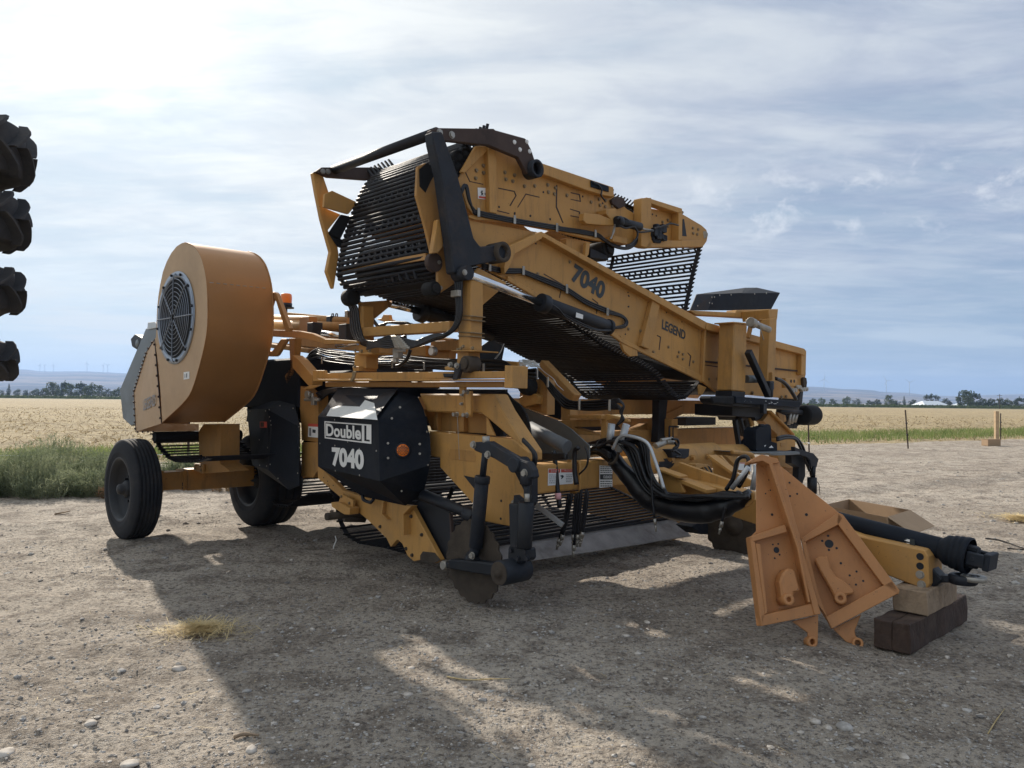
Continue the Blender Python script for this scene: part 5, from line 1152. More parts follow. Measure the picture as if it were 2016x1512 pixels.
for s in ('Q 575,1025', 'Q 880,1015', 'Q 1100,1000'): hexbolt('bolt', s, HV, .030, Y_, .035, f=4.76)
b = B(); vs = []
for i in range(9):
    for j_ in range(7):
        an = -.95+1.1*j_/6; wob = .03*noise.noise(Vector((i*.7, j_*.7, 2))); vs.append((4.62+cos(an)*.1365, 3.05+.035*i+wob, .99+sin(an)*.1365))
b.add(vs, [(i*7+j_, i*7+j_+1, i*7+j_+8, i*7+j_+7) for i in range(8) for j_ in range(6) if (i-3.5)**2/14+(j_-2.5)**2/7 < 1], True); b.make('scorch_mark', 'worn_black', HV)
plate('tongue_lug', 'Q 935,1110 990,1095 1115,1115 1195,1205 1195,1290 1080,1240 1040,1150 935,1190', Y_, .10, f=4.90)
for s in ('Q 1050,1145 1080,1150 1120,1210 1120,1250 1100,1240 1095,1200', 'Q 1105,1130 1135,1145 1170,1210 1170,1255 1150,1245 1148,1205'): plate('lug_slot', s, 'black_paint', .003, HV, 0, f=4.905)
LT = 2.50
tg = B(); addp(tg, 'X 1330,940 1400,955 1480,980 1560,1006 1690,1055 1820,1083 1828,1096 1829,1150 1824,1160 1812,1158 1740,1130 1600,1070 1420,1010 1300,985', .26, l=LT); tgo = tg.make('tongue', Y_, HV, .008)
plate('tongue_gusset', 'Q 1150,980 1280,985 1500,1230 1560,1260 1720,1340 1700,1420 1420,1480 1200,1330 1160,1100', Y_, .03, l=3.1)
b = B(); b.bar(V('Q 1160,990', l=3.0), V('Q 1480,1220', l=3.0), .12, .025); b.make('gusset_flange', Y_, HV, .003)
plate('tongue_gusset', 'Q 400,1150 460,1190 640,1280 700,1340 780,1512 400,1512', Y_, .03, l=2.35)
b = B(); b.bar(V('Q 420,1170', l=2.35), V('Q 760,1290', l=2.35), .12, .02); b.make('gusset_flange', Y_, HV, .003)
b = B(); b.bar(V('Q 640,1290', l=2.42), V('Q 1160,1490', l=2.42), .14, .03); b.make('gusset_flange', Y_, HV, .003)
b = B(); b.bar(V('Q 700,1160', l=2.63), V('Q 1420,1420', l=2.63), .05, .10); b.make('tongue_rib', Y_, HV, .003)
hexbolt('bolt_hole', 'J 1300,825 1300,890', tgo, .022, 'black_paint', .004, l=LT)
hexbolt('bolt', 'J 1300,950 1310,1018', tgo, .026, 'zinc', .014, l=LT)
plate('tongue_plate', 'J 1350,800 1395,810 1405,840 1400,915 1360,900', Y_, .02, l=2.80)
b = B(); c1 = V('J 1370,975', l=2.63); c2 = V('J 1560,975', l=2.63); b.bar(c1, c2, .09, .045); b.lathe([(.045, -.03), (.085, -.03), (.085, .03), (.045, .03)], c2+Vector((.03, 0, 0)), (0, 0, 1), 24, closed=True); b.bar(c1+Vector((-.04, 0, -.05)), c1+Vector((.06, 0, .05)), .12, .10); b.make('drawbar_eye', 'black_paint', HV, .008)
b = B(); c = V('J 1670,975', l=2.63); b.lathe([(.035, -.016), (.075, -.016), (.075, .016), (.035, .016)], c, (0, 0, 1), 24, closed=True); b.bar(c2+Vector((.06, 0, 0)), c, .06, .03); b.make('drawbar_clevis', 'zinc', HV, .003)
# pto shaft
p0, p1, p2 = V('I 1700,520', l=2.72), V('J 1440,768', l=2.66), V('J 1640,800', l=2.66)
pt = thing('pto_shaft', 'black guarded drive shaft lying along the yellow tongue', None); pt.parent = HV
b = B(); b.cyl(V('J 560,540', l=2.70), p1, .072, 24); b.make('shaft_guard', 'black_sheet', pt, .004)
ax = (p1-V('J 770,590', l=2.70)).normalized()
b = B(); prof = [(.072, 0), (.085, .03), (.115, .06), (.118, .08), (.108, .09), (.126, .10), (.128, .115), (.116, .125), (.132, .135), (.134, .15), (.122, .16), (.138, .17), (.140, .20), (.128, .205)]
b.lathe([(r_*.86, h_) for r_, h_ in prof], p1-ax*.02, ax, 36); b.make('shaft_boot', 'black_sheet', pt)
q = p1+ax*.10; b = B(); b.cyl(q-ax*.05, q+ax*.05, .05, 16); sdv = ax.cross(Vector((0, 0, 1))).normalized(); upv = sdv.cross(ax)
for s_ in (-1, 1): b.bar(q+ax*.02+upv*.055*s_, q+ax*.12+upv*.055*s_, .07, .032, upv); b.bar(q+ax*.08+sdv*.062*s_, q+ax*.20+sdv*.062*s_, .032, .085, upv)
b.cyl(q+ax*.12-upv*.07, q+ax*.12+upv*.07, .02, 10); b.cyl(q+ax*.12-sdv*.08, q+ax*.12+sdv*.08, .02, 10); b.bar(q+ax*.20-sdv*.078, q+ax*.20+sdv*.078, .04, .11, upv); b.make('yoke', 'worn_black', pt, .006)
b = B(); s0 = V('J 1150,710', l=2.66); s1 = V('J 1285,745', l=2.66); n_ = 8; vs = []
for t, c in ((0, s0), (1, s1)):
    cc = V('J 770,590', l=2.70)+ax*((c-V('J 770,590', l=2.70)).dot(ax))
    for k_ in range(n_+1):
        an = -1.25+1.5*k_/n_; vs.append(cc+(-sdv*cos(an)*-1*0 + (Vector((0, -1, 0))-ax*Vector((0, -1, 0)).dot(ax)).normalized()*cos(an)+upv*sin(an))*.0745)
b.add(vs, [(i, i+1, n_+2+i, n_+1+i) for i in range(n_)]); lb = b.make('shaft_label', 'white_decal', pt)
sticker('label_print', 'J 1232,700 1262,705 1268,755 1240,765 1228,735', [], lb, 'black_decal', l=2.580)
# ---- hose umbilical: big sleeve and loose hoses -------------------------------------------------
ps = mixp('I 560,270 680,240 790,300 850,380 930,470 1010,570 1090,640 1200,685 1330,715 1480,725 1620,700 1740,650 1850,590', l=2.2)
b = B(); b.tube(ps, [.06, .06, .062, .066, .072, .078, .085, .09, .092, .09, .082, .068, .04], 16, 5); sl = b.make('hose_sleeve', 'hose_rubber', HV)
b = B()
q0, q1, q2_ = V('I 1550,590', l=2.10), V('I 1830,610', l=2.10), V('I 1550,562', l=2.10)
rr = random.Random(21)
for i in range(18):
    t0 = rr.random(); spread = i/17
    hoses('hose', [mixp(f'I {640+rr.uniform(-60,60):.0f},{230+rr.uniform(-20,20):.0f} {780+rr.uniform(-40,120):.0f},{200-rr.uniform(-10,50)*spread:.0f} {900+140*spread:.0f},{260-70*spread+rr.uniform(-20,20):.0f} {960+120*spread:.0f},{380+rr.uniform(-20,20):.0f} {1010+120*spread:.0f},{500+rr.uniform(-10,10):.0f} {1100+90*spread:.0f},{560+40*(1-spread)+rr.uniform(-10,10):.0f} 1250,{610+rr.uniform(-18,18):.0f} 1450,{625+rr.uniform(-18,22):.0f} 1650,{600+rr.uniform(-18,30):.0f} {1840},{600+rr.uniform(-14,14):.0f}', l=2.12+rr.uniform(-.05, .10))], rr.choice((.011, .014, .016)))
hoses('hose', [mixp('I 800,250 850,160 930,150 1060,200 1120,330 1160,450 1190,550', l=2.05)], .014, 'galvanised')
for i in range(8): hoses('hose', [mixp(f'I {330+rr.uniform(-20,20):.0f},{290+rr.uniform(-25,35):.0f} 450,{270+rr.uniform(-35,35):.0f} 560,{260+rr.uniform(-30,40):.0f} 680,{240+rr.uniform(-30,40):.0f} 780,{290+rr.uniform(-40,40):.0f}', l=2.1)], .014)
for i in range(5): hoses('hose', [mixp(f'H 1660,{170+i*14} I 200,{270+i*10} 330,{290+i*8} 450,{290+i*6}', l=1.4)], .011)
put_text('lettering', 'R5-60  MSHA', V('I 1540,628', l=2.09), V('I 1800,600', l=2.09), V('I 1540,605', l=2.09), 'grey_decal', HV, .01)
# hanging hose ends with couplers, straps
def hang(name, s, r, m='hose_rubber', tip=True, l=1.9, tapes=None):
    q = mixp(s, l=l); b = B(); b.tube(q, r, 8, 4); o = b.make(name, m, HV)
    if tip:
        d = (q[-1]-q[-2]).normalized(); b = B(); b.cyl(q[-1], q[-1]+d*.045, r*1.3, 8); b.cyl(q[-1]+d*.045, q[-1]+d*.10, r*.75, 8); b.cyl(q[-1]+d*.06, q[-1]+d*.072, r*1.1, 8); b.make('hose_coupling', 'zinc', o)
    return o
hang('hanging_hose', 'I 350,260 365,400 380,580 395,690', .020, tip=False, l=1.6)
b = B(); a_, c_ = V('I 382,585', l=1.58), V('I 384,632', l=1.58); b.cyl(a_, c_, .025, 12); b.make('pink_tape', 'pink_tape', HV)
hang('hanging_hose', 'I 540,235 510,270 510,420 525,520', .020, tip=False, l=1.7); hang('hanging_hose', 'I 590,230 610,300 600,380 545,440', .008, tip=False, l=1.7)
for s in ('I 465,590 430,800 395,930', 'I 490,590 450,790 420,900', 'I 540,580 520,800 505,980', 'I 560,560 545,780 535,900', 'I 610,570 590,760 570,880', 'I 600,560 575,760 560,900', 'I 520,590 505,760 500,900'):
    hang('hanging_hose', s, .013, l=1.75, m='rod_steel')
hang('hanging_hose', 'I 1095,430 1100,600 1120,780', .010, l=2.0); hang('hanging_hose', 'I 1660,690 1650,740 1635,800', .011, l=2.05)
hoses('hose', [mixp('I 1665,560 1720,470 1750,340 1800,305 1835,330 1820,430 1760,540', l=2.15), mixp('I 1700,545 1760,480 1820,400', l=2.15)], .016)
b = B(); b.cyl(V('I 1710,550', l=2.12), V('I 1835,385', l=2.12), .018, 12); b.make('grease_tube', 'galvanised', HV)
b = B(); b.cyl(V('I 1895,370', l=2.2), V('I 1868,560', l=2.2), .020, 12); b.make('jack_tube', 'galvanised', HV)
b = B(); b.tube(mixp('I 1790,690 1840,670 1870,620 1870,580', l=2.2), .015, 8, 4); b.make('hose_hook', Y_, HV)
b = B(); b.tube(mixp('I 460,340 530,345 550,365 550,560 540,580 480,575', l=1.85), .012, 8, 2); b.make('hose_hook', Y_, HV)
b = B(); b.tube(mixp('I 870,180 840,290 810,350 770,365', l=2.1), .012, 8, 4); b.make('hose_hook', 'disc_steel', HV)
# hydraulic couplings lying on the pipe
b = B(); b.cyl(V('Q 360,850', f=4.8), V('Q 490,800', f=4.8), .028, 12); b.cyl(V('Q 440,770', f=4.8), V('Q 600,745', f=4.8), .018, 10); b.cyl(V('Q 520,790', f=4.8), V('Q 620,800', f=4.8), .022, 10); b.make('hose_coupling', 'zinc', HV, .003)
hoses('hose', [mixp('Q 600,750 670,760 690,820 650,900 600,920', f=4.85), mixp('Q 640,800 660,850 620,900 720,980 650,1010', f=4.85)], .012)

# ---- depth disc with its linkage (near) ---------------------------------------------------------
LD_ = .93
dc = V('H 1290,1105', l=LD_); 
def notched(name, c, R_, parent, ax=(0, 1, 0), nt_=22):
    b = B(); pts = []
    for i in range(nt_*6):
        a = 2*pi*i/(nt_*6); t = (i % 6)/6; r = R_*(1-.055*abs(sin(pi*t+.3))**3) ; pts.append(Vector((cos(a)*r, 0, sin(a)*r))+Vector(c))
    b.ext([p-Vector((0, .008, 0)) for p in pts], (0, .016, 0)); return b.make(name, 'disc_steel', parent)
dd = notched('depth_disc', dc, .318, HV)
b = B(); b.lathe([(0, .075), (.035, .07), (.055, .05), (.08, .03), (.085, .008)], dc, (0, -1, 0), 24); b.make('disc_hub', 'worn_black', dd)
LK = .84
plate('lever', 'H 1270,215 1290,195 1400,190 1500,250 1640,330 1700,350 1735,410 1745,470 1700,480 1650,430 1600,420 1440,320 1290,260', 'worn_black', .07, l=LK, bevel=.010)
hexbolt('bolt', 'H 1288,215 1398,292 1678,432', HV, .028, 'zinc', .018, l=LK)
b = B(); c = V('H 1585,370', l=LK-.02); b.cyl(c, c+Vector((0, .14, 0)), .055, 20); b.make('pivot_boss', 'worn_black', HV, .006)
b = B(); b.cyl(V('H 1383,150', l=LK+.03), V('H 1385,215', l=LK+.03), .028, 10); b.make('clevis_pin', 'zinc', HV)
b = B(); b.cyl(V('H 1385,210', l=LK+.03), V('H 1355,480', l=LK+.03), .024, 14); b.make('cylinder_rod', 'worn_black', HV)
b = B(); b.cyl(V('H 1355,475', l=LK+.03), V('H 1305,1000', l=LK+.03), .052, 20); b.cyl(V('H 1357,455', l=LK+.03), V('H 1352,510', l=LK+.03), .058, 18); b.cyl(V('H 1305,990', l=LK+.03), V('H 1290,1060', l=LK+.03), .040, 14); cy = b.make('depth_cylinder', 'worn_black', HV, .003)
hexbolt('bolt', 'H 1280,1062', cy, .026, 'zinc', .02, l=LK-.02)
plate('lower_arm', 'H 1030,1125 1110,1092 1290,1105 1480,1128 1490,1222 1400,1215 1110,1165 1040,1150', 'black_paint', .09, l=LK-.03, bevel=.010)
b = B(); c = V('H 1483,1197', l=LK-.10); b.cyl(c, c+Vector((0, .26, 0)), .088, 28); bo = b.make('arm_boss', 'worn_black', HV, .008); b = B(); b.lathe([(.082, .004), (.06, .008), (.03, .004), (.03, .02), (0, .02)], c, (0, -1, 0), 24); b.make('boss_cap', 'disc_steel', bo)
b = B(); c = V('H 1050,1138', l=LK-.04); b.cyl(c, c+Vector((0, .10, 0)), .035, 14); b.make('arm_pin', 'zinc', HV, .004)
hoses('twist_wire', [mixp('H 1105,1160 1095,1110 1080,1060 1110,1035 1150,1040 1175,1080', l=LK-.05)], .003, 'disc_steel')
plate('link_plate', 'H 1560,985 1700,1010 1705,1090 1680,1110 1600,1130 1545,1090 1548,1000', 'black_paint', .09, l=LK+.02, bevel=.01)
hexbolt('bolt', 'H 1578,1020 1578,1098 1630,1082 1685,1030 1700,1085', HV, .020, 'worn_black', .016, l=LK+.02)
b = B(); b.bar(V('H 1650,1000', l=LK+.08), V('H 1640,660', l=LK+.08), .13, .10, (1, 0, 0)); b.make('link_box', 'black_paint', HV, .008)
b = B(); b.cyl(V('H 1695,420', l=LK+.03), V('H 1690,520', l=LK+.03), .045, 16); b.cyl(V('H 1695,520', l=LK+.03), V('H 1695,660', l=LK+.03), .022, 12); b.cyl(V('H 1690,655', l=LK+.03), V('H 1675,1000', l=LK+.03), .055, 18); b.make('steer_cylinder', 'black_paint', HV, .003)
b = B(); b.cyl(V('H 1697,590', l=LK-.03), V('H 1697,650', l=LK-.03), .018, 10); b.make('sensor_pin', 'zinc', HV)
plate('link_back', 'H 1600,420 1700,440 1700,620 1640,640 1595,600 1570,980 1660,1000 1700,700 1735,660 1735,450', 'black_paint', .06, l=LK+.10)
b = B(); b.cyl(V('H 905,600', l=1.02), V('H 1240,735', l=1.02), .050, 18, .042); b.cyl(V('H 1235,735', l=1.02), V('H 1300,775', l=1.02), .060, 14); b.make('brace_tube', 'black_paint', HV, .003)
plate('disc_guard', 'H 1600,1130 1705,1100 1690,1190 1620,1210', 'disc_steel', .02, l=LK+.15)
# ---- far side disc and linkage ------------------------------------------------------------------
dc2 = V('I 1730,830', l=4.35); d2 = notched('depth_disc', dc2, .36, HV)
b = B(); b.lathe([(0, .08), (.03, .075), (.06, .05), (.10, .03), (.105, .01)], dc2, (0, -1, 0), 22); b.make('disc_hub', 'disc_steel', d2)
plate('disc_mount', 'I 1480,800 1600,830 1570,900 1480,900 1400,840', 'worn_black', .2, f=4.5)
plate('far_lever', 'R 1330,1005 1430,1050 1600,1100 1670,1180 1640,1295 1560,1290 1550,1200 1500,1150 1340,1100', 'worn_black', .05, f=4.9)
plate('far_link', 'R 1285,1070 1420,1040 1480,1160 1480,1420 1430,1560 1380,1560 1390,1300 1285,1240', 'black_paint', .08, f=4.8)
b = B(); b.cyl(V('R 1600,1280', f=4.9), V('R 1590,1440', f=4.9), .025, 12); b.cyl(V('R 1575,1440', f=4.9), V('J 555,390', f=4.9), .055, 16); b.make('far_depth_cylinder', 'black_paint', HV)
hoses('hose', [mixp('R 1080,880 1200,850 1330,870 1420,960 1480,1100 1540,1260 1560,1400 1580,1440', f=4.85), mixp('R 1080,910 1220,880 1340,900 1400,1000 1460,1150 1540,1350', f=4.86)], .016)
hoses('cable', [mixp('J 560,300 600,320 610,400', f=4.9)], .004, 'brown_steel')
# ---- right hand tower, fold platform ------------------------------------------------------------
plate('pillar', 'G 1342,288 1440,300 1425,820 1325,810', Y_, .20, f=4.55, bevel=.012)
plate('pillar_cap', 'G 1332,284 1448,294 1446,304 1332,294', Y_, .24, f=4.57)
plate('pillar_sleeve', 'G 1325,812 1425,820 1420,865 1322,860', 'black_paint', .21, f=4.556)
plate('lift_beam', 'R 495,290 1412,362 1410,450 1030,430 500,390', 'black_sheet', .12, f=4.62, bevel=.006)
plate('lift_beam_cushion', 'R 150,290 495,285 500,400 455,425 180,395 150,350', 'rubber', .16, f=4.60, bevel=.02)
plate('lift_beam', 'R 460,390 1400,450 1395,485 450,425', 'black_paint', .2, f=4.58)
rr = random.Random(31); bsc = B()
for i in range(26):
    x = rr.choice((600, 620, 650, 730, 860))+rr.uniform(-20, 60); y = 330+rr.uniform(-5, 30)+x*.02
    if i > 14: x = rr.uniform(900, 1090); y = rr.uniform(345, 392)
    s = rr.uniform(3, 9) if i < 15 else rr.uniform(10, 26); q = pl(f'R {x},{y} {x+s},{y+2} {x+s*.7},{y+s*.5} {x+s*.1},{y+s*.35}', f=4.623); bsc.add(q, [(0, 1, 2, 3)])
bsc.make('worn_patches', 'galvanised', HV)
plate('platform_body', 'R 445,400 950,440 880,600 780,640 760,590 445,565', 'black_paint', .5, f=4.4)
plate('beam_bracket', 'R 890,400 940,405 935,540 890,535', 'black_paint', .05, f=4.66)
plate('portal_beam', 'G 1000,197 1350,215 1360,195 1662,187 1676,195 1668,250 1560,262 1300,245 1050,232', Y_, .14, f=4.25, bevel=.006)
plate('portal_post', 'G 1612,262 1666,250 1652,640 1640,742 1590,742', Y_, .12, f=4.62, bevel=.006)
plate('portal_corner', 'G 1600,190 1676,188 1668,270 1610,272', Y_, .35, f=4.6, bevel=.006)
plate('portal_hook', 'G 1630,670 1650,680 1652,730 1625,790 1612,770 1632,730', Y_, .04, f=4.66)
b = B(); b.bar(V('G 1445,510', f=4.64), V('G 1600,850', f=4.64), .07, .07); b.make('prop', 'black_paint', HV, .006)
b = B(); b.bar(V('G 1445,410', f=4.5), V('G 1470,290', f=4.5), .05, .03); b.bar(V('G 1540,265', f=4.5), V('G 1600,400', f=4.5), .04, .04); b.make('portal_brace', S_, HV, .004)
b = B(); b.cyl(V('G 1468,290', f=4.66), V('G 1605,345', f=4.66), .036, 16); b.cyl(V('G 1460,285', f=4.66), V('G 1490,300', f=4.66), .055, 14); b.cyl(V('G 1530,310', f=4.7), V('G 1565,425', f=4.7), .006, 6); b.make('latch_cylinder', 'zinc', HV, .003)
b = B(); b.cyl(V('G 1430,722', f=4.5), V('G 1600,722', f=4.5), .045, 14); b.make('grey_shaft', 'grey_sheet', HV)
b = B(); b.cyl(V('G 1612,750', f=4.64), V('G 1605,860', f=4.64), .045, 14); b.box(V('G 1612,770', f=4.64), (.03, .05, .05)); b.make('turnbuckle', 'black_paint', HV, .008)
hoses('hose', [mixp('G 1655,718 1700,735 1745,775 1790,840 1812,880', f=4.5)], .024)
b = B(); addp(b, 'G 1730,715 1820,722 1818,780 1765,775 1735,790', .06, f=4.42); vb = b.make('valve_bracket', Y_, HV, .004)
hexbolt('bolt_hole', 'G 1773,738 1797,738', vb, .02, 'black_paint', .003, f=4.42)
b = B(); rr = random.Random(2)
for i in range(7): c = V((1100+(1770+i*17)/3.877, 560+(790+rr.uniform(-8, 18))/3.877), f=4.4); b.cyl(c+Vector((.05, 0, 0)), c, .026, 8)
b.make('valve_fittings', 'zinc', HV)
plate('web_roller', 'G 1868,720 1880,708 1892,715 1897,750 1892,785 1882,792 1872,780', 'disc_steel', .3, f=4.24)
for s in ('G 1477,828 1477,829', 'G 1700,860', 'G 1735,856'): hexbolt('bolt', s, HV, .022, f=FW+.01)
plate('black_panel', 'G 1862,690 1878,690 1860,900 1820,1100 1790,1100 1850,800', 'black_paint', .3, f=4.15)
# black hood on top
f0 = 3.6
hv = [V('G 1000,198', f=f0), V('G 1134,198', f=f0), V('G 1190,76', f=f0), V('G 1050,76', f=f0-.05), V('G 1400,68', f=f0), V('G 1422,28', f=f0-.4), V('G 1512,27', f=f0-.3), V('G 1688,66', f=f0), V('G 1614,198', f=f0)]
sheetmesh('top_hood', hv, [(1, 2, 4, 7, 8), (4, 5, 6, 7)], 'black_sheet')
sheetmesh('top_hood_flap', hv, [(0, 3, 2, 1), (3, 5, 4, 2)], 'grey_sheet') if False else sheetmesh('top_hood_flap', [v for v in hv], [(0, 3, 2, 1), (3, 5, 4, 2)], 'worn_black')
hexbolt('rivet', 'G 1188,96 1228,82 1315,78 1495,72 1585,68 1168,97 1150,140 1170,145 1060,163', HV, .010, 'zinc', .004, f=f0+.01)
# tower below the platform
tw = plate('tower_plate', 'R 985,500 1330,830 1338,900 1340,1060 1080,1070 1080,830 880,640', S_, .10, f=4.45)
plate('tower_flange', 'R 975,495 1010,490 1345,825 1320,840', Y_, .14, f=4.50, bevel=.01)
plate('tower_box', 'R 1080,900 1335,880 1340,1060 1080,1060', Y_, .12, f=4.56); plate('tower_slot', 'R 1130,950 1200,955 1200,1005 1130,1000', S_, .004, HV, 0, f=4.565)
plate('tower_lower', 'R 1090,1130 1285,1110 1290,1240 1385,1310 1380,1500 1250,1520 1130,1300', Y_, .12, f=4.56)
for y in (1290, 1350, 1410): plate('tower_rib', f'R {1200},{y} {1385},{y+12} {1385},{y+20} {1200},{y+10}', Y_, .05, f=4.60)
plate('tray', 'R 440,1070 960,1085 1340,1070 1400,1078 1405,1115 1250,1125 1040,1130 960,1100 560,1090', 'grey_sheet', .35, f=4.95)
b = B(); b.tube(mixp('R 440,1085 470,1080 640,1100 720,1120 735,1160', f=5.1), .022, 8, 4); b.make('tray_rail', Y_, HV)
plate('safety_plate', 'R 335,1125 700,1150 720,1190 700,1400 520,1330 440,1220', Y_, .10, f=4.9)
sticker('safety_sticker', 'R 545,1225 715,1235 710,1355 520,1330', [('R 610,1255 640,1262 625,1310 605,1300', 'black_decal'), ('R 550,1228 712,1237 711,1250 548,1240', 'red_decal')], f=4.91)
for s1, s2, w in (('R 480,620', 'R 550,1075', .05), ('R 780,740', 'R 560,1010', .06), ('R 560,600', 'R 670,1060', .035)): b = B(); b.bar(V(s1, f=4.4), V(s2, f=4.4), w, w); b.make('black_strut', 'black_paint', HV, .005)
b = B(); c = V('R 590,680', f=4.3); b.lathe([(.04, 0), (.05, -.03), (.14, -.03), (.15, 0), (.14, .03), (.05, .03)], c, (1, 0, .0), 24, closed=True); b.make('pulley', 'disc_steel', HV)
plate('tan_gusset', 'R 690,595 740,600 765,700 730,720 700,640', Y_, .03, f=4.35)
b = B(); rr = random.Random(6)
for i in range(12): c = V((1380+rr.uniform(1130, 1400)/7.2, 740+rr.uniform(490, 700)/7.2), f=4.2); b.box(c, (.05, rr.uniform(.03, .07), rr.uniform(.02, .07)))
b.make('valve_bank', 'black_paint', HV, .008)
for i in range(3): b = B(); b.cyl(V(f'R {1270+i*50},{500+i*5}', f=4.3), V(f'R {1245+i*42},{690-i*20}', f=4.3), .022, 10); b.make('hydraulic_fitting', 'zinc', HV)
b = B(); b.cyl(V('R 1100,495', f=4.3), V('R 1420,520', f=4.3), .035, 12); b.make('lamp_arm', 'worn_black', HV)
b = B(); c = V('R 1520,555', f=4.3); b.cyl(c+Vector((0, -.19, 0)), c+Vector((0, .17, 0)), .135, 28); b.make('work_lamp', 'rubber', HV, .035, seg=3)
plate('tower_tan_plate', 'R 1080,510 1200,560 1215,640 1150,680', S_, .03, f=4.40)
# ------------------------------------------------------------- loose things round the harvester
def Wp(s, p0, n, off=0.0):
    n = Vector(n).normalized(); out = []
    for p in px(s):
        d = wray(p); t = (Vector(p0)+n*off-CAMP).dot(n)/d.dot(n); out.append(CAMP+d*t)
    return out
def M3(s, **k): return [M2W(V(p, **k)) for p in px(s)]
# -- timber blocks under the tongue
def along(p0, d, target_x):
    """distance from p0 along d until it stands at photograph column target_x"""
    t0, t1 = 0, 3
    def col(t): q = Vector(p0)+d*t-CAMP; return CX+FPX*(q.dot(_r2))/q.dot(_fwd)
    up_ = col(t1) > col(t0)
    for _ in range(40):
        tm = (t0+t1)/2
        if (col(tm) < target_x) == up_: t0 = tm
        else: t1 = tm
    return t0
def timber(labels, corner, left_x, right_x, z0, z1, m, endm, yaw=0.0):
    A = G(corner, z0); R_ = Matrix.Rotation(yaw, 3, 'Z'); dw = R_ @ LD; du = R_ @ -FD
    w = dw*along(A, dw, right_x); u = du*along(A, du, left_x); k = len(labels); rr = random.Random(int(z1*1000))
    for i, lb in enumerate(labels):
        a = A+u*(i/k)+du*.003*i; uu = u/k; h = z1-z0; r_ = thing('timber_block', lb, 'timber', (a.x, a.y, z0), group='timber blocks under the tongue')
        b = B(); vs = []; n = 9
        for q_ in range(n+1):
            for x_, y_ in ((0, 0), (.5, -.0), (1, 0), (1, .5), (1, 1), (.5, 1), (0, 1), (0, .5)): vs.append(w*(q_/n)+uu*x_+Vector((0, 0, h*y_))+Vector((rr.gauss(0, .0035), rr.gauss(0, .0035), abs(rr.gauss(0, .003)) if y_ == 0 else rr.gauss(0, .004))))
        b.add(vs, [(q_*8+j_, q_*8+(j_+1) % 8, q_*8+8+(j_+1) % 8, q_*8+8+j_) for q_ in range(n) for j_ in range(8)]+[tuple(range(7, -1, -1)), tuple(n*8+j_ for j_ in range(8))]); b.make('beam', m, r_, .006)
timber(('dark creosoted lower timber nearer the camera under the brown block', 'dark creosoted lower timber on the left behind its twin'), 'X 1793,1291', 1721, 1904, 0.0, .187, 'wood_creosote', None)
timber(('weathered brown block on top of the two dark timbers under the tongue',), 'J 1350,1243', 1758, 1885, .189, .350, 'wood_old', None)

# -- the two orange mounting brackets leaning on the tongue
def bracket(name, label, p0, n, base, lips, bosses, holes, foot, eye, extra=()):
    r = thing(name, label, 'bracket'); p0 = Vector(p0); n = Vector(n).normalized(); r.location = p0
    def mk(nm, s, off, d, m='orange_paint', bev=.003, par=r):
        b = B(); b.ext([q-p0 for q in Wp(s, p0, n, off)], n*-d); return b.make(nm, m, par, bev)
    bp_ = mk('base_plate', base, 0, .010)
    for s in lips: mk('lip', s, .075, .075)
    mk('foot', foot, .012, .014)
    q = Wp(eye, p0, n, .03)[0]-p0; b = B(); b.lathe([(.018, -.03), (.034, -.03), (.034, .03), (.018, .03)], q, n, 20, closed=True); b.make('foot_eye', 'orange_paint', r, .002)
    for s, eyep in bosses:
        o = mk('housing', s, .09, .09, bev=.012); q = Wp(eyep, p0, n, .10)[0]-p0; b = B(); b.lathe([(.016, -.09), (.036, -.09), (.036, .02), (.016, .02)], q, n, 22, closed=True); b.make('eye', 'orange_paint', o, .002)
    for s, rad_ in holes:
        for p in px(s):
            q = Wp(f'X {p[0]},{p[1]}', p0, n, .0012)[0]-p0; b = B(); b.cyl(q, q+n*.0015, rad_, 14); b.make('bolt_hole', 'black_paint', bp_)
    for nm, s, off, d in extra: mk(nm, s, off, d)
    return r
gR = G('X 1690,1266'); gL = G('X 1601,1268')
bracket('mounting_bracket', 'bright orange A shaped bracket plate on the right, leaning against the tongue', gR, (-.30, -.90, .30),
        'J 332,195 480,315 740,522 1155,1068 690,1318 600,1180 510,800 330,300',
        ('J 735,520 768,535 1160,1060 1150,1085 1040,1015 725,590', 'J 488,695 735,520 765,560 745,600 500,728', 'J 1105,992 1157,1075 692,1322 650,1240', 'J 480,690 510,720 600,1080 692,1322 662,1245 560,1100'),
        [('J 572,845 600,825 665,820 685,905 722,962 775,990 850,1062 845,1082 790,1088 798,1140 760,1160 725,1140 690,1060 650,990 612,925', 'J 750,1112')],
        [('J 673,737', .028), ('J 666,682 626,717 672,779 725,767 754,871', .008), ('J 815,955 862,928 908,993 858,1018 400,316 453,393 404,408', .007), ('J 517,536', .010), ('J 712,567', .010)],
        'J 700,1322 895,1222 850,1335 855,1370 908,1425 900,1443 850,1438 790,1412', 'J 868,1422')
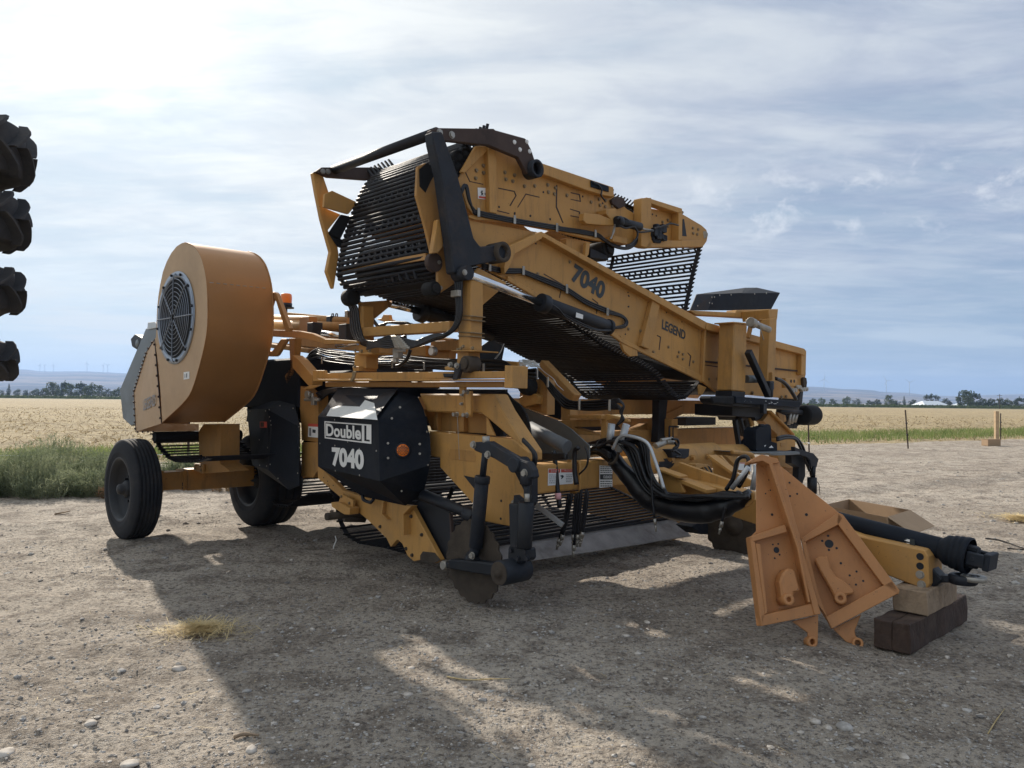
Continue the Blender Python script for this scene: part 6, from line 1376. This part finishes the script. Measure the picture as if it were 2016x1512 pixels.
bracket('mounting_bracket', 'narrow orange bracket plate on the left with a long diagonal channel, leaning against the tongue', gL, (.12, -.96, .26),
        'J 172,185 262,180 340,220 400,480 470,660 550,1130 600,1225 206,1302 132,690 172,650',
        ('J 130,690 370,605 385,655 150,722', 'J 130,690 165,730 232,1222 206,1305', 'J 205,1232 560,1148 612,1222 208,1305', 'J 168,735 200,740 250,1215 232,1222'),
        [('J 335,1000 350,950 385,905 440,915 475,1050 478,1066 432,1075 430,1140 385,1165 350,1100', 'J 388,1122')],
        [('J 310,780', .020), ('J 322,738 285,742 332,812 298,836 338,928', .006), ('J 280,536', .009), ('J 167,700', .010), ('J 268,368 235,392 258,297', .005), ('J 320,1038 328,1112', .007)],
        'J 420,1272 600,1228 596,1442 560,1442 528,1418 528,1350', 'J 545,1412',
        (('channel_rail', 'J 262,188 330,165 375,330 520,880 618,1222 575,1228 520,1020 455,740 370,480', .085, .10), ('channel_edge', 'J 262,188 285,180 470,760 545,1140 530,1140 455,770', .11, .02), ('top_cap', 'J 130,165 208,120 320,150 330,178 262,190 215,165 135,180', .10, .10)))
# -- cardboard tray box behind the drive shaft
def wbox(r, name, pts, th, m, up):
    b = B()
    for i in range(len(pts)-1):
        a, c = Vector(pts[i]), Vector(pts[i+1]); nn = (c-a).cross(Vector((0, 0, 1))).normalized()*th
        b.add([a, c, c+nn, a+nn, a+Vector((0, 0, up)), c+Vector((0, 0, up)), c+nn+Vector((0, 0, up)), a+nn+Vector((0, 0, up))], [(0, 1, 5, 4), (2, 3, 7, 6), (4, 5, 6, 7), (0, 4, 7, 3), (1, 2, 6, 5), (0, 3, 2, 1)])
    return b
zt = .36; c0, c1, c2, c3 = (G(t, zt) for t in ('J 640,470', 'J 1075,555', 'J 1215,552', 'J 810,430'))
cbx = thing('cardboard_box', 'long open brown cardboard box behind the black drive shaft', 'box', (c0.x, c0.y, 0))
def lo(v, z=0): return Vector((v.x-c0.x, v.y-c0.y, z))
c2 = c1+(c3-c0)
for nm, a, c in (('side', c0, c1), ('end', c1, c2), ('side', c2, c3), ('end', c3, c0)):
    wbox(None, nm, [lo(a), lo(c)], .006, 'cardboard', zt).make(nm, 'cardboard', cbx)
b = B(); b.add([lo(c0, .02), lo(c1, .02), lo(c2, .02), lo(c3, .02)], [(0, 1, 2, 3)]); b.make('bottom', 'cardboard', cbx)
b = B(); q0, q1 = lo(c1, zt), lo(c1+(c2-c1)*.98, zt); dn = Vector((.22, -.10, -.16)); b.ext([q0, q1, q1+dn, q0+dn], (0, 0, .006)); b.make('flap', 'cardboard', cbx)
# -- black jug on the tray
jg = thing('oil_jug', 'black plastic jug with a side handle standing on the harvester tray', 'jug', M2W(V('R 930,1062', f=4.80)), TH-pi/2); jo = V('R 930,1062', f=4.80)
b = B(); b.ext([p-jo for p in pl('R 778,900 784,775 832,728 890,735 960,712 985,712 990,780 985,900 1000,930 1078,950 1085,1058 1070,1066 800,1066 785,1050', f=4.80)], (-.15, 0, 0)); b.tube([p-jo-Vector((.07, 0, 0)) for p in pl('R 960,722 1010,705 1045,712 1056,760 1060,880 1066,965', f=4.80)], .016, 10, 4); b.make('body', 'black_sheet', jg, .012, seg=2)
b = B(); c = V('R 852,728', f=4.72)-jo; b.cyl(c, c+Vector((0, 0, .035)), .032, 16); b.make('cap', 'worn_black', jg, .003)
b = B(); q = pl('R 900,985 925,978 905,1010', f=4.803)+pl('R 960,1020 1000,985 1030,1020', f=4.803); q = [p-jo for p in q]; b.add(q, [(0, 1, 2), (3, 4, 5)]); b.make('label', 'white_decal', jg)
# -- fence line: steel posts, the wooden post and its box
FPG = 'steel posts of the field fence'
def tpost(s, h, lb, lean=0, ins=()):
    g = G(s); r = thing('fence_post', lb, 'fence post', (g.x, g.y, -.02), group=FPG)
    b = B(); b.bar((0, 0, 0), (lean, 0, h), .012, .045); b.bar((0, 0, 0), (lean, 0, h), .04, .010); b.make('post', 'brown_steel', r)
    for z in ins: b = B(); b.cyl((lean*z/h, -.05, z), (lean*z/h, .03, z), .025, 8); b.make('insulator', 'black_paint' if z > .3 else 'white_decal', r)
tpost('X 1593,890', 1.55, 'dark steel fence post right below the black work lamp', -.05, (.95, .30)); tpost('X 1788,883', 1.36, 'dark steel fence post standing alone on the right of the yard', -.10, (.9, .5))
tpost('X 1970,866', 1.20, 'dark steel fence post right behind the wooden post', 0, (.8, .5)); tpost('X 370,934', 1.25, 'dark steel fence post seen under the fan through the web bars', 0, (.95,))
g = G('X 1962,868'); b = B(); b.box((0, 0, .64), (.075, .075, .66)); o = b.make('wooden_post', 'wood_post', None, .008); o.location = (g.x, g.y, -.02); tag(o, 'square wooden post behind the cardboard box on the right', 'post')
g = G('X 1957,878'); r = thing('small_carton', 'closed cardboard carton at the foot of the wooden post', 'box', (g.x, g.y, 0), .15); b = B(); b.box((0, .15, .125), (.27, .17, .125)); b.make('carton', 'cardboard', r, .006)
b = B(); b.bar((-.28, .12, .253), (.28, .12, .258), .30, .004); b.make('flap', 'cardboard', r)
g1, g2 = G('X 370,934'), G('X 150,960')
hx = [Vector((g.x, g.y, .22)) for g in (G('X -60,965'), G('X 150,925'), G('X 215,916'), G('X 370,905'))]
b = B(); b.tube([Vector((-9.5, 14.6, .42)), Vector((-7.6, 15.4, .34)), Vector((-6.5, 15.8, .40)), Vector((-2, 18.3, .36)), Vector((3, 21.1, .42)), G('X 1593,890')+Vector((0, 0, .3))], .006, 5, 6); o = b.make('fence_rope', 'white_decal'); tag(o, 'thin white fence rope sagging behind the green weeds', 'rope')
# -- folded packer: four lugged tyres on an upright gang shaft
ax_x, ax_y = -4.42, 6.05
pk = thing('tyre_gang', 'upright gang of four black lugged tyres at the left photo edge', 'implement', (ax_x, ax_y, 0))
b = B(); b.cyl((0, 0, 0), (0, 0, 3.75), .08, 18); b.cyl((0, 0, 0), (0, 0, .03), .35, 24); b.make('gang_shaft', 'worn_black', pk)
Rt = .70
mat('lug_rubber', (.055, .055, .058), .75, dirt=(.13, .11, .09), dirt_amt=.5, dscale=5, bump=.15, bscale=50, var=.2, spec=.3)
def lug_tyre(z0, z1, Rr, rot):
    t = thing('lugged_tyre', None, None); t.parent = pk; t.location = (0, 0, (z0+z1)/2); h = (z1-z0)/2*.86
    b = B(); b.lathe([(Rr*.55, -h*.80), (Rr*.62, -h*.95), (Rr*.76, -h*.97), (Rr*.84, -h*.86), (Rr*.865, -h*.55), (Rr*.875, 0), (Rr*.865, h*.55), (Rr*.84, h*.86), (Rr*.76, h*.97), (Rr*.62, h*.95), (Rr*.55, h*.80)], (0, 0, 0), (0, 0, 1), 72)
    n = 13
    for sgn in (-1, 1):
        for i in range(n):
            a0 = rot+2*pi*(i+(.5 if sgn > 0 else 0))/n; path = []
            for k in range(7):
                u = k/6; z = sgn*h*(-.06+1.04*u); a = a0+.44*(u**.85); path.append((a, z, Rr*(1.0-.02*u-.10*max(0, u-.72)**1.2*3), Rr*(.85-.10*max(0, u-.7))))
            vs = []
            wd = .040
            for a, z, ro, ri in path:
                for da, rr_ in ((-wd, ri), (-wd*.72, ro), (wd*.72, ro), (wd, ri)): vs.append((cos(a+da)*rr_, sin(a+da)*rr_, z))
            fs = [(k*4+j, k*4+j+1, k*4+5+j, k*4+4+j) for k in range(6) for j in range(3)]+[(0, 1, 2, 3), (27, 26, 25, 24)]
            b.add(vs, fs)
    b.make('tyre', 'lug_rubber', t, .002)
    b = B(); b.lathe([(Rr*.57, -h*.8), (Rr*.52, -h*.5), (Rr*.30, -h*.1), (.08, -h*.1), (.08, h*.1), (Rr*.30, h*.1), (Rr*.52, h*.5), (Rr*.57, h*.8)], (0, 0, 0), (0, 0, 1), 48); b.make('rim', 'worn_black', t)
def zat(y): d = wray((40, y)); k = (ax_y/d.y); return CAMH+d.z*k
for (ya, yb, xr, rot) in ((226, 357, 76, .1), (368, 487, 66, .27), (516, 619, 55, .4), (661, 757, 40, .21)):
    xw = wray((xr, (ya+yb)/2)); Rr = ((xw.x/xw.y)*ax_y - ax_x)*cos(math.atan(.62))*1.0
    lug_tyre(zat(yb), zat(ya), Rr, rot)

# ------------------------------------------------------------- small things on the dirt
leafmat('stone_grey', (.26, .245, .23), (.44, .42, .39), 20, 0, .8); leafmat('stone_pale', (.34, .30, .255), (.56, .51, .45), 15, 0, .75); leafmat('stone_dark', (.15, .14, .13), (.26, .24, .22), 15, 0, .8)
def rock(b, c, s, rnd, sub=1):
    bm = bmesh.new(); bmesh.ops.create_icosphere(bm, subdivisions=sub, radius=1)
    off = Vector((rnd.uniform(0, 50), rnd.uniform(0, 50), 0)); a = rnd.uniform(0, pi); fl = rnd.uniform(.35, .55); el = rnd.uniform(.6, 1)
    vs = []
    for v in bm.verts:
        k = 1+.28*noise.noise(v.co*1.1+off); x, y, z = v.co.x*k, v.co.y*k*el, v.co.z*k*fl
        vs.append((c[0]+s*(x*cos(a)-y*sin(a)), c[1]+s*(x*sin(a)+y*cos(a)), c[2]+s*z))
    b.add(vs, [tuple(v.index for v in f.verts) for f in bm.faces], sub > 1); bm.free()
ICO = {}
def ico(sub):
    if sub not in ICO:
        bm = bmesh.new(); bmesh.ops.create_icosphere(bm, subdivisions=sub, radius=1); ICO[sub] = ([v.co.copy() for v in bm.verts], [tuple(v.index for v in f.verts) for f in bm.faces]); bm.free()
    return ICO[sub]
rnd = random.Random(77)
GV = {k: B() for k in ('stone_grey', 'stone_pale', 'stone_dark')}
def pebbles(n, rmin, rmax, smin, smax, exp):
    V0, F0_ = ico(1)
    for i in range(n):
        r = rmin*(rmax/rmin)**(rnd.random()**.85); a = rnd.uniform(-rad(37), rad(37)); x, y = r*sin(a), r*cos(a)
        dens = noise.noise(Vector((x*.6, y*.6, 4)))+.35*noise.noise(Vector((x*2, y*2, 9)))
        if dens < rnd.uniform(-.55, .25): continue
        if dfence(x, y) > 3: continue
        s = smin*(smax/smin)**(rnd.random()**exp)
        k = rnd.random(); b = GV['stone_grey' if k < .58 else ('stone_pale' if k < .78 else 'stone_dark')]
        al = rnd.uniform(0, pi); fl = rnd.uniform(.35, .75); el = rnd.uniform(.6, 1); ca, sa = cos(al), sin(al); z = gz(x, y, r)+s*fl*rnd.uniform(-.5, .25)
        j = [1+rnd.uniform(-.16, .16) for _ in range(12)]
        b.v += [(x+s*(v.x*j[m_ % 12]*ca-v.y*el*j[m_ % 12]*sa), y+s*(v.x*j[m_ % 12]*sa+v.y*el*j[m_ % 12]*ca), z+s*v.z*fl*j[m_ % 12]) for m_, v in enumerate(V0)]
        nb = len(b.v)-len(V0); b.f += [(p+nb, q+nb, w+nb) for p, q, w in F0_]; b.sm += [False]*len(F0_)
pebbles(52000, 2.9, 11, .0028, .011, 2.0); pebbles(4200, 2.9, 14, .009, .026, 3.0); pebbles(5000, 8, 34, .010, .045, 2.2)
for k, nm in (('stone_grey', 'grey pebbles'), ('stone_pale', 'pale pebbles'), ('stone_dark', 'dark pebbles')):
    o = GV[k].make('gravel', k); o['kind'] = 'stuff'; o['label'] = f'{nm} strewn over the dirt yard'
# named stones
STN = [((352, 1316), .045, 'stone_pale', 'flat pale oval stone left of the fan shadow edge'), ((803, 1364), .034, 'stone_pale', 'round whitish stone in the shade below the harvester'), ((495, 1483), .042, 'stone_pale', 'egg shaped pale stone near the bottom left of the yard'),
       ((1552, 1222), .026, 'stone_pale', None), ((1232, 1255), .036, 'stone_pale', 'pale stone pair nearest the orange bracket feet'), ((1274, 1226), .036, 'stone_pale', 'upright buff stone in the sunlit patch left of the brackets'),
       ((1255, 1291), .030, 'stone_pale', 'oval pale stone left of the bracket feet in the shade'), ((724, 1356), .030, 'stone_grey', 'grey oval stone in the fan shadow'), ((486, 1358), .030, 'stone_grey', 'grey stone beside a straw stalk at the shadow edge'),
       ((10, 1484), .050, 'stone_pale', 'pale flat stone at the left photo edge'), ((178, 1431), .035, 'stone_pale', 'pale stone on the sunlit dirt left of the shadow'), ((810, 1313), .026, 'stone_pale', 'small white oval stone right of the straw tuft'),
       ((1605, 1423), .036, 'stone_pale', 'whitish stone leftmost of the row at lower right'), ((1630, 1433), .026, 'stone_pale', 'small white stone in the middle of the row at lower right'), ((1664, 1430), .050, 'stone_grey', 'large grey stone rightmost of the row at lower right'),
       ((1780, 1488), .038, 'stone_pale', 'pale round stone at the bottom right edge'), ((1966, 1157), .024, 'stone_pale', 'pale stone at the right edge beyond the drawbar eye'), ((1972, 942), .07, 'stone_pale', 'pale stone out on the yard toward the carton'),
       ((240, 1319), .030, 'stone_grey', 'grey stone on the sunlit dirt below the front tyre'), ((255, 1505), .045, 'stone_pale', 'pale stone cut by the bottom edge of the photo'), ((1310, 1332), .022, 'stone_pale', 'small pale stone in the shade right of centre'), ((362, 1431), .020, 'stone_pale', None),
       ((1208, 1240), .024, 'stone_pale', None), ((1118, 1318), .030, 'stone_pale', None), ((1045, 1343), .028, 'stone_grey', None)]
for p, s, m, lb in STN:
    if lb is None: continue
    g = G(p); b = B(); rnd2 = random.Random(int(p[0])); rock(b, (0, 0, s*.02), s*.84, rnd2, 3); o = b.make('stone', m); o.location = (g.x, g.y, gz(g.x, g.y)); tag(o, lb, 'stone', 'pale and grey stones on the dirt')
# straw tuft, stalks and loose bits
g = G('X 395,1245'); b = B(); rnd = random.Random(5)
for i in range(900):
    a = rnd.uniform(0, 6.28); rr = abs(rnd.gauss(0, .5)); x, y = cos(a)*rr*.34, sin(a)*rr*.22; L = rnd.uniform(.04, .15); z = .005+.045*max(0, 1-rr)*rnd.random()
    al = rnd.uniform(0, 6.28); d = Vector((cos(al), sin(al), rnd.uniform(-.1, .35)))*L; sd_ = Vector((-sin(al), cos(al), 0))*rnd.uniform(.0010, .0022); p = Vector((x, y, z)); b.add([p-sd_, p+sd_, p+d+sd_, p+d-sd_], [(0, 1, 2, 3)])
o = b.make('straw_tuft', 'straw'); o.location = (g.x, g.y, gz(g.x, g.y)+.004); tag(o, 'flat tuft of yellow straw lying at the shadow edge', 'straw tuft')
g = G('X 2010,1025'); b = B()
for i in range(1100):
    a = rnd.uniform(0, 6.28); rr = abs(rnd.gauss(0, .5)); x, y = cos(a)*rr*.35, sin(a)*rr*.4; al = rnd.uniform(0, 6.28); L = rnd.uniform(.04, .12); p = Vector((x, y, .01+.05*rnd.random())); d = Vector((cos(al), sin(al), .1))*L; sd_ = Vector((-sin(al), cos(al), 0))*.004; b.add([p-sd_, p+sd_, p+d+sd_, p+d-sd_], [(0, 1, 2, 3)])
o = b.make('straw_tuft', 'straw'); o.location = (g.x, g.y, gz(g.x, g.y)+.004); tag(o, 'bright yellow heap of straw at the right photo edge', 'straw tuft')
b = B()
for i in range(520):
    r = 2.9*(14/2.9)**rnd.random(); a = rnd.uniform(-rad(36), rad(36)); x, y = r*sin(a), r*cos(a)
    if noise.noise(Vector((x*.8, y*.8, 0))) < rnd.uniform(-.3, .3) and not (x > 1 and y < 4.5): continue
    al = rnd.uniform(0, 6.28); L = rnd.uniform(.02, .10); p = Vector((x, y, gz(x, y)+.006)); k = Vector((cos(al), sin(al), rnd.uniform(-.05, .15)))*L; sd_ = Vector((-sin(al), cos(al), 0))*rnd.uniform(.0008, .002); q = p+k*.5+Vector((rnd.uniform(-.3, .3), rnd.uniform(-.3, .3), 0))*L*.3
    b.add([p-sd_, p+sd_, q+sd_, q-sd_, p+k+sd_*.6, p+k-sd_*.6], [(0, 1, 2, 3), (3, 2, 4, 5)])
o = b.make('straw_bits', 'straw'); o['kind'] = 'stuff'; o['label'] = 'loose straw bits scattered on the dirt'
def stick(s, r, m, lb, nm='stalk', cat='stalk'):
    P = [G(p) for p in px(s)]; o0 = P[0]; b = B(); b.tube([Vector((p.x-o0.x, p.y-o0.y, gz(p.x, p.y)+r+.002)) for p in P], [r, r, r*.6], 5, 4); o = b.make(nm, m); o.location = (o0.x, o0.y, 0); tag(o, lb, cat)
stick('X 880,1332 920,1337 965,1338 1005,1340', .004, 'straw', 'long dry yellow stalk lying across the shadow in the foreground'); stick('X 1940,1063 1970,1067 2016,1080', .009, 'rubber', 'black strip of rubber on the dirt near the right edge', 'rubber_strip', 'strip')
stick('X 1983,1080 2030,1084', .009, 'rubber', 'shorter black strip of rubber below the longer one', 'rubber_strip', 'strip'); stick('X 1945,1445 1960,1420 1978,1402', .003, 'straw', 'short straw stalk near the bottom right corner')
stick('X 460,1456 480,1452 510,1451', .009, 'wood_old', 'grey splinter of wood above the egg shaped stone', 'wood_splinter', 'wood'); stick('X 108,1012 138,1008', .012, 'wood_old', 'flat piece of wood on the yard left of the tyre', 'wood_splinter', 'wood')
stick('X 628,1215 632,1222', .006, 'wood_old', 'tiny upright twig in the harvester shade', 'twig', 'twig')
P = [V(p, l=1.1) for p in px('H 232,912 240,945 225,980 218,1010')]; b = B(); b.tube(P, .005, 4, 3); b.make('paper_strip', 'white_decal', HV)
# end
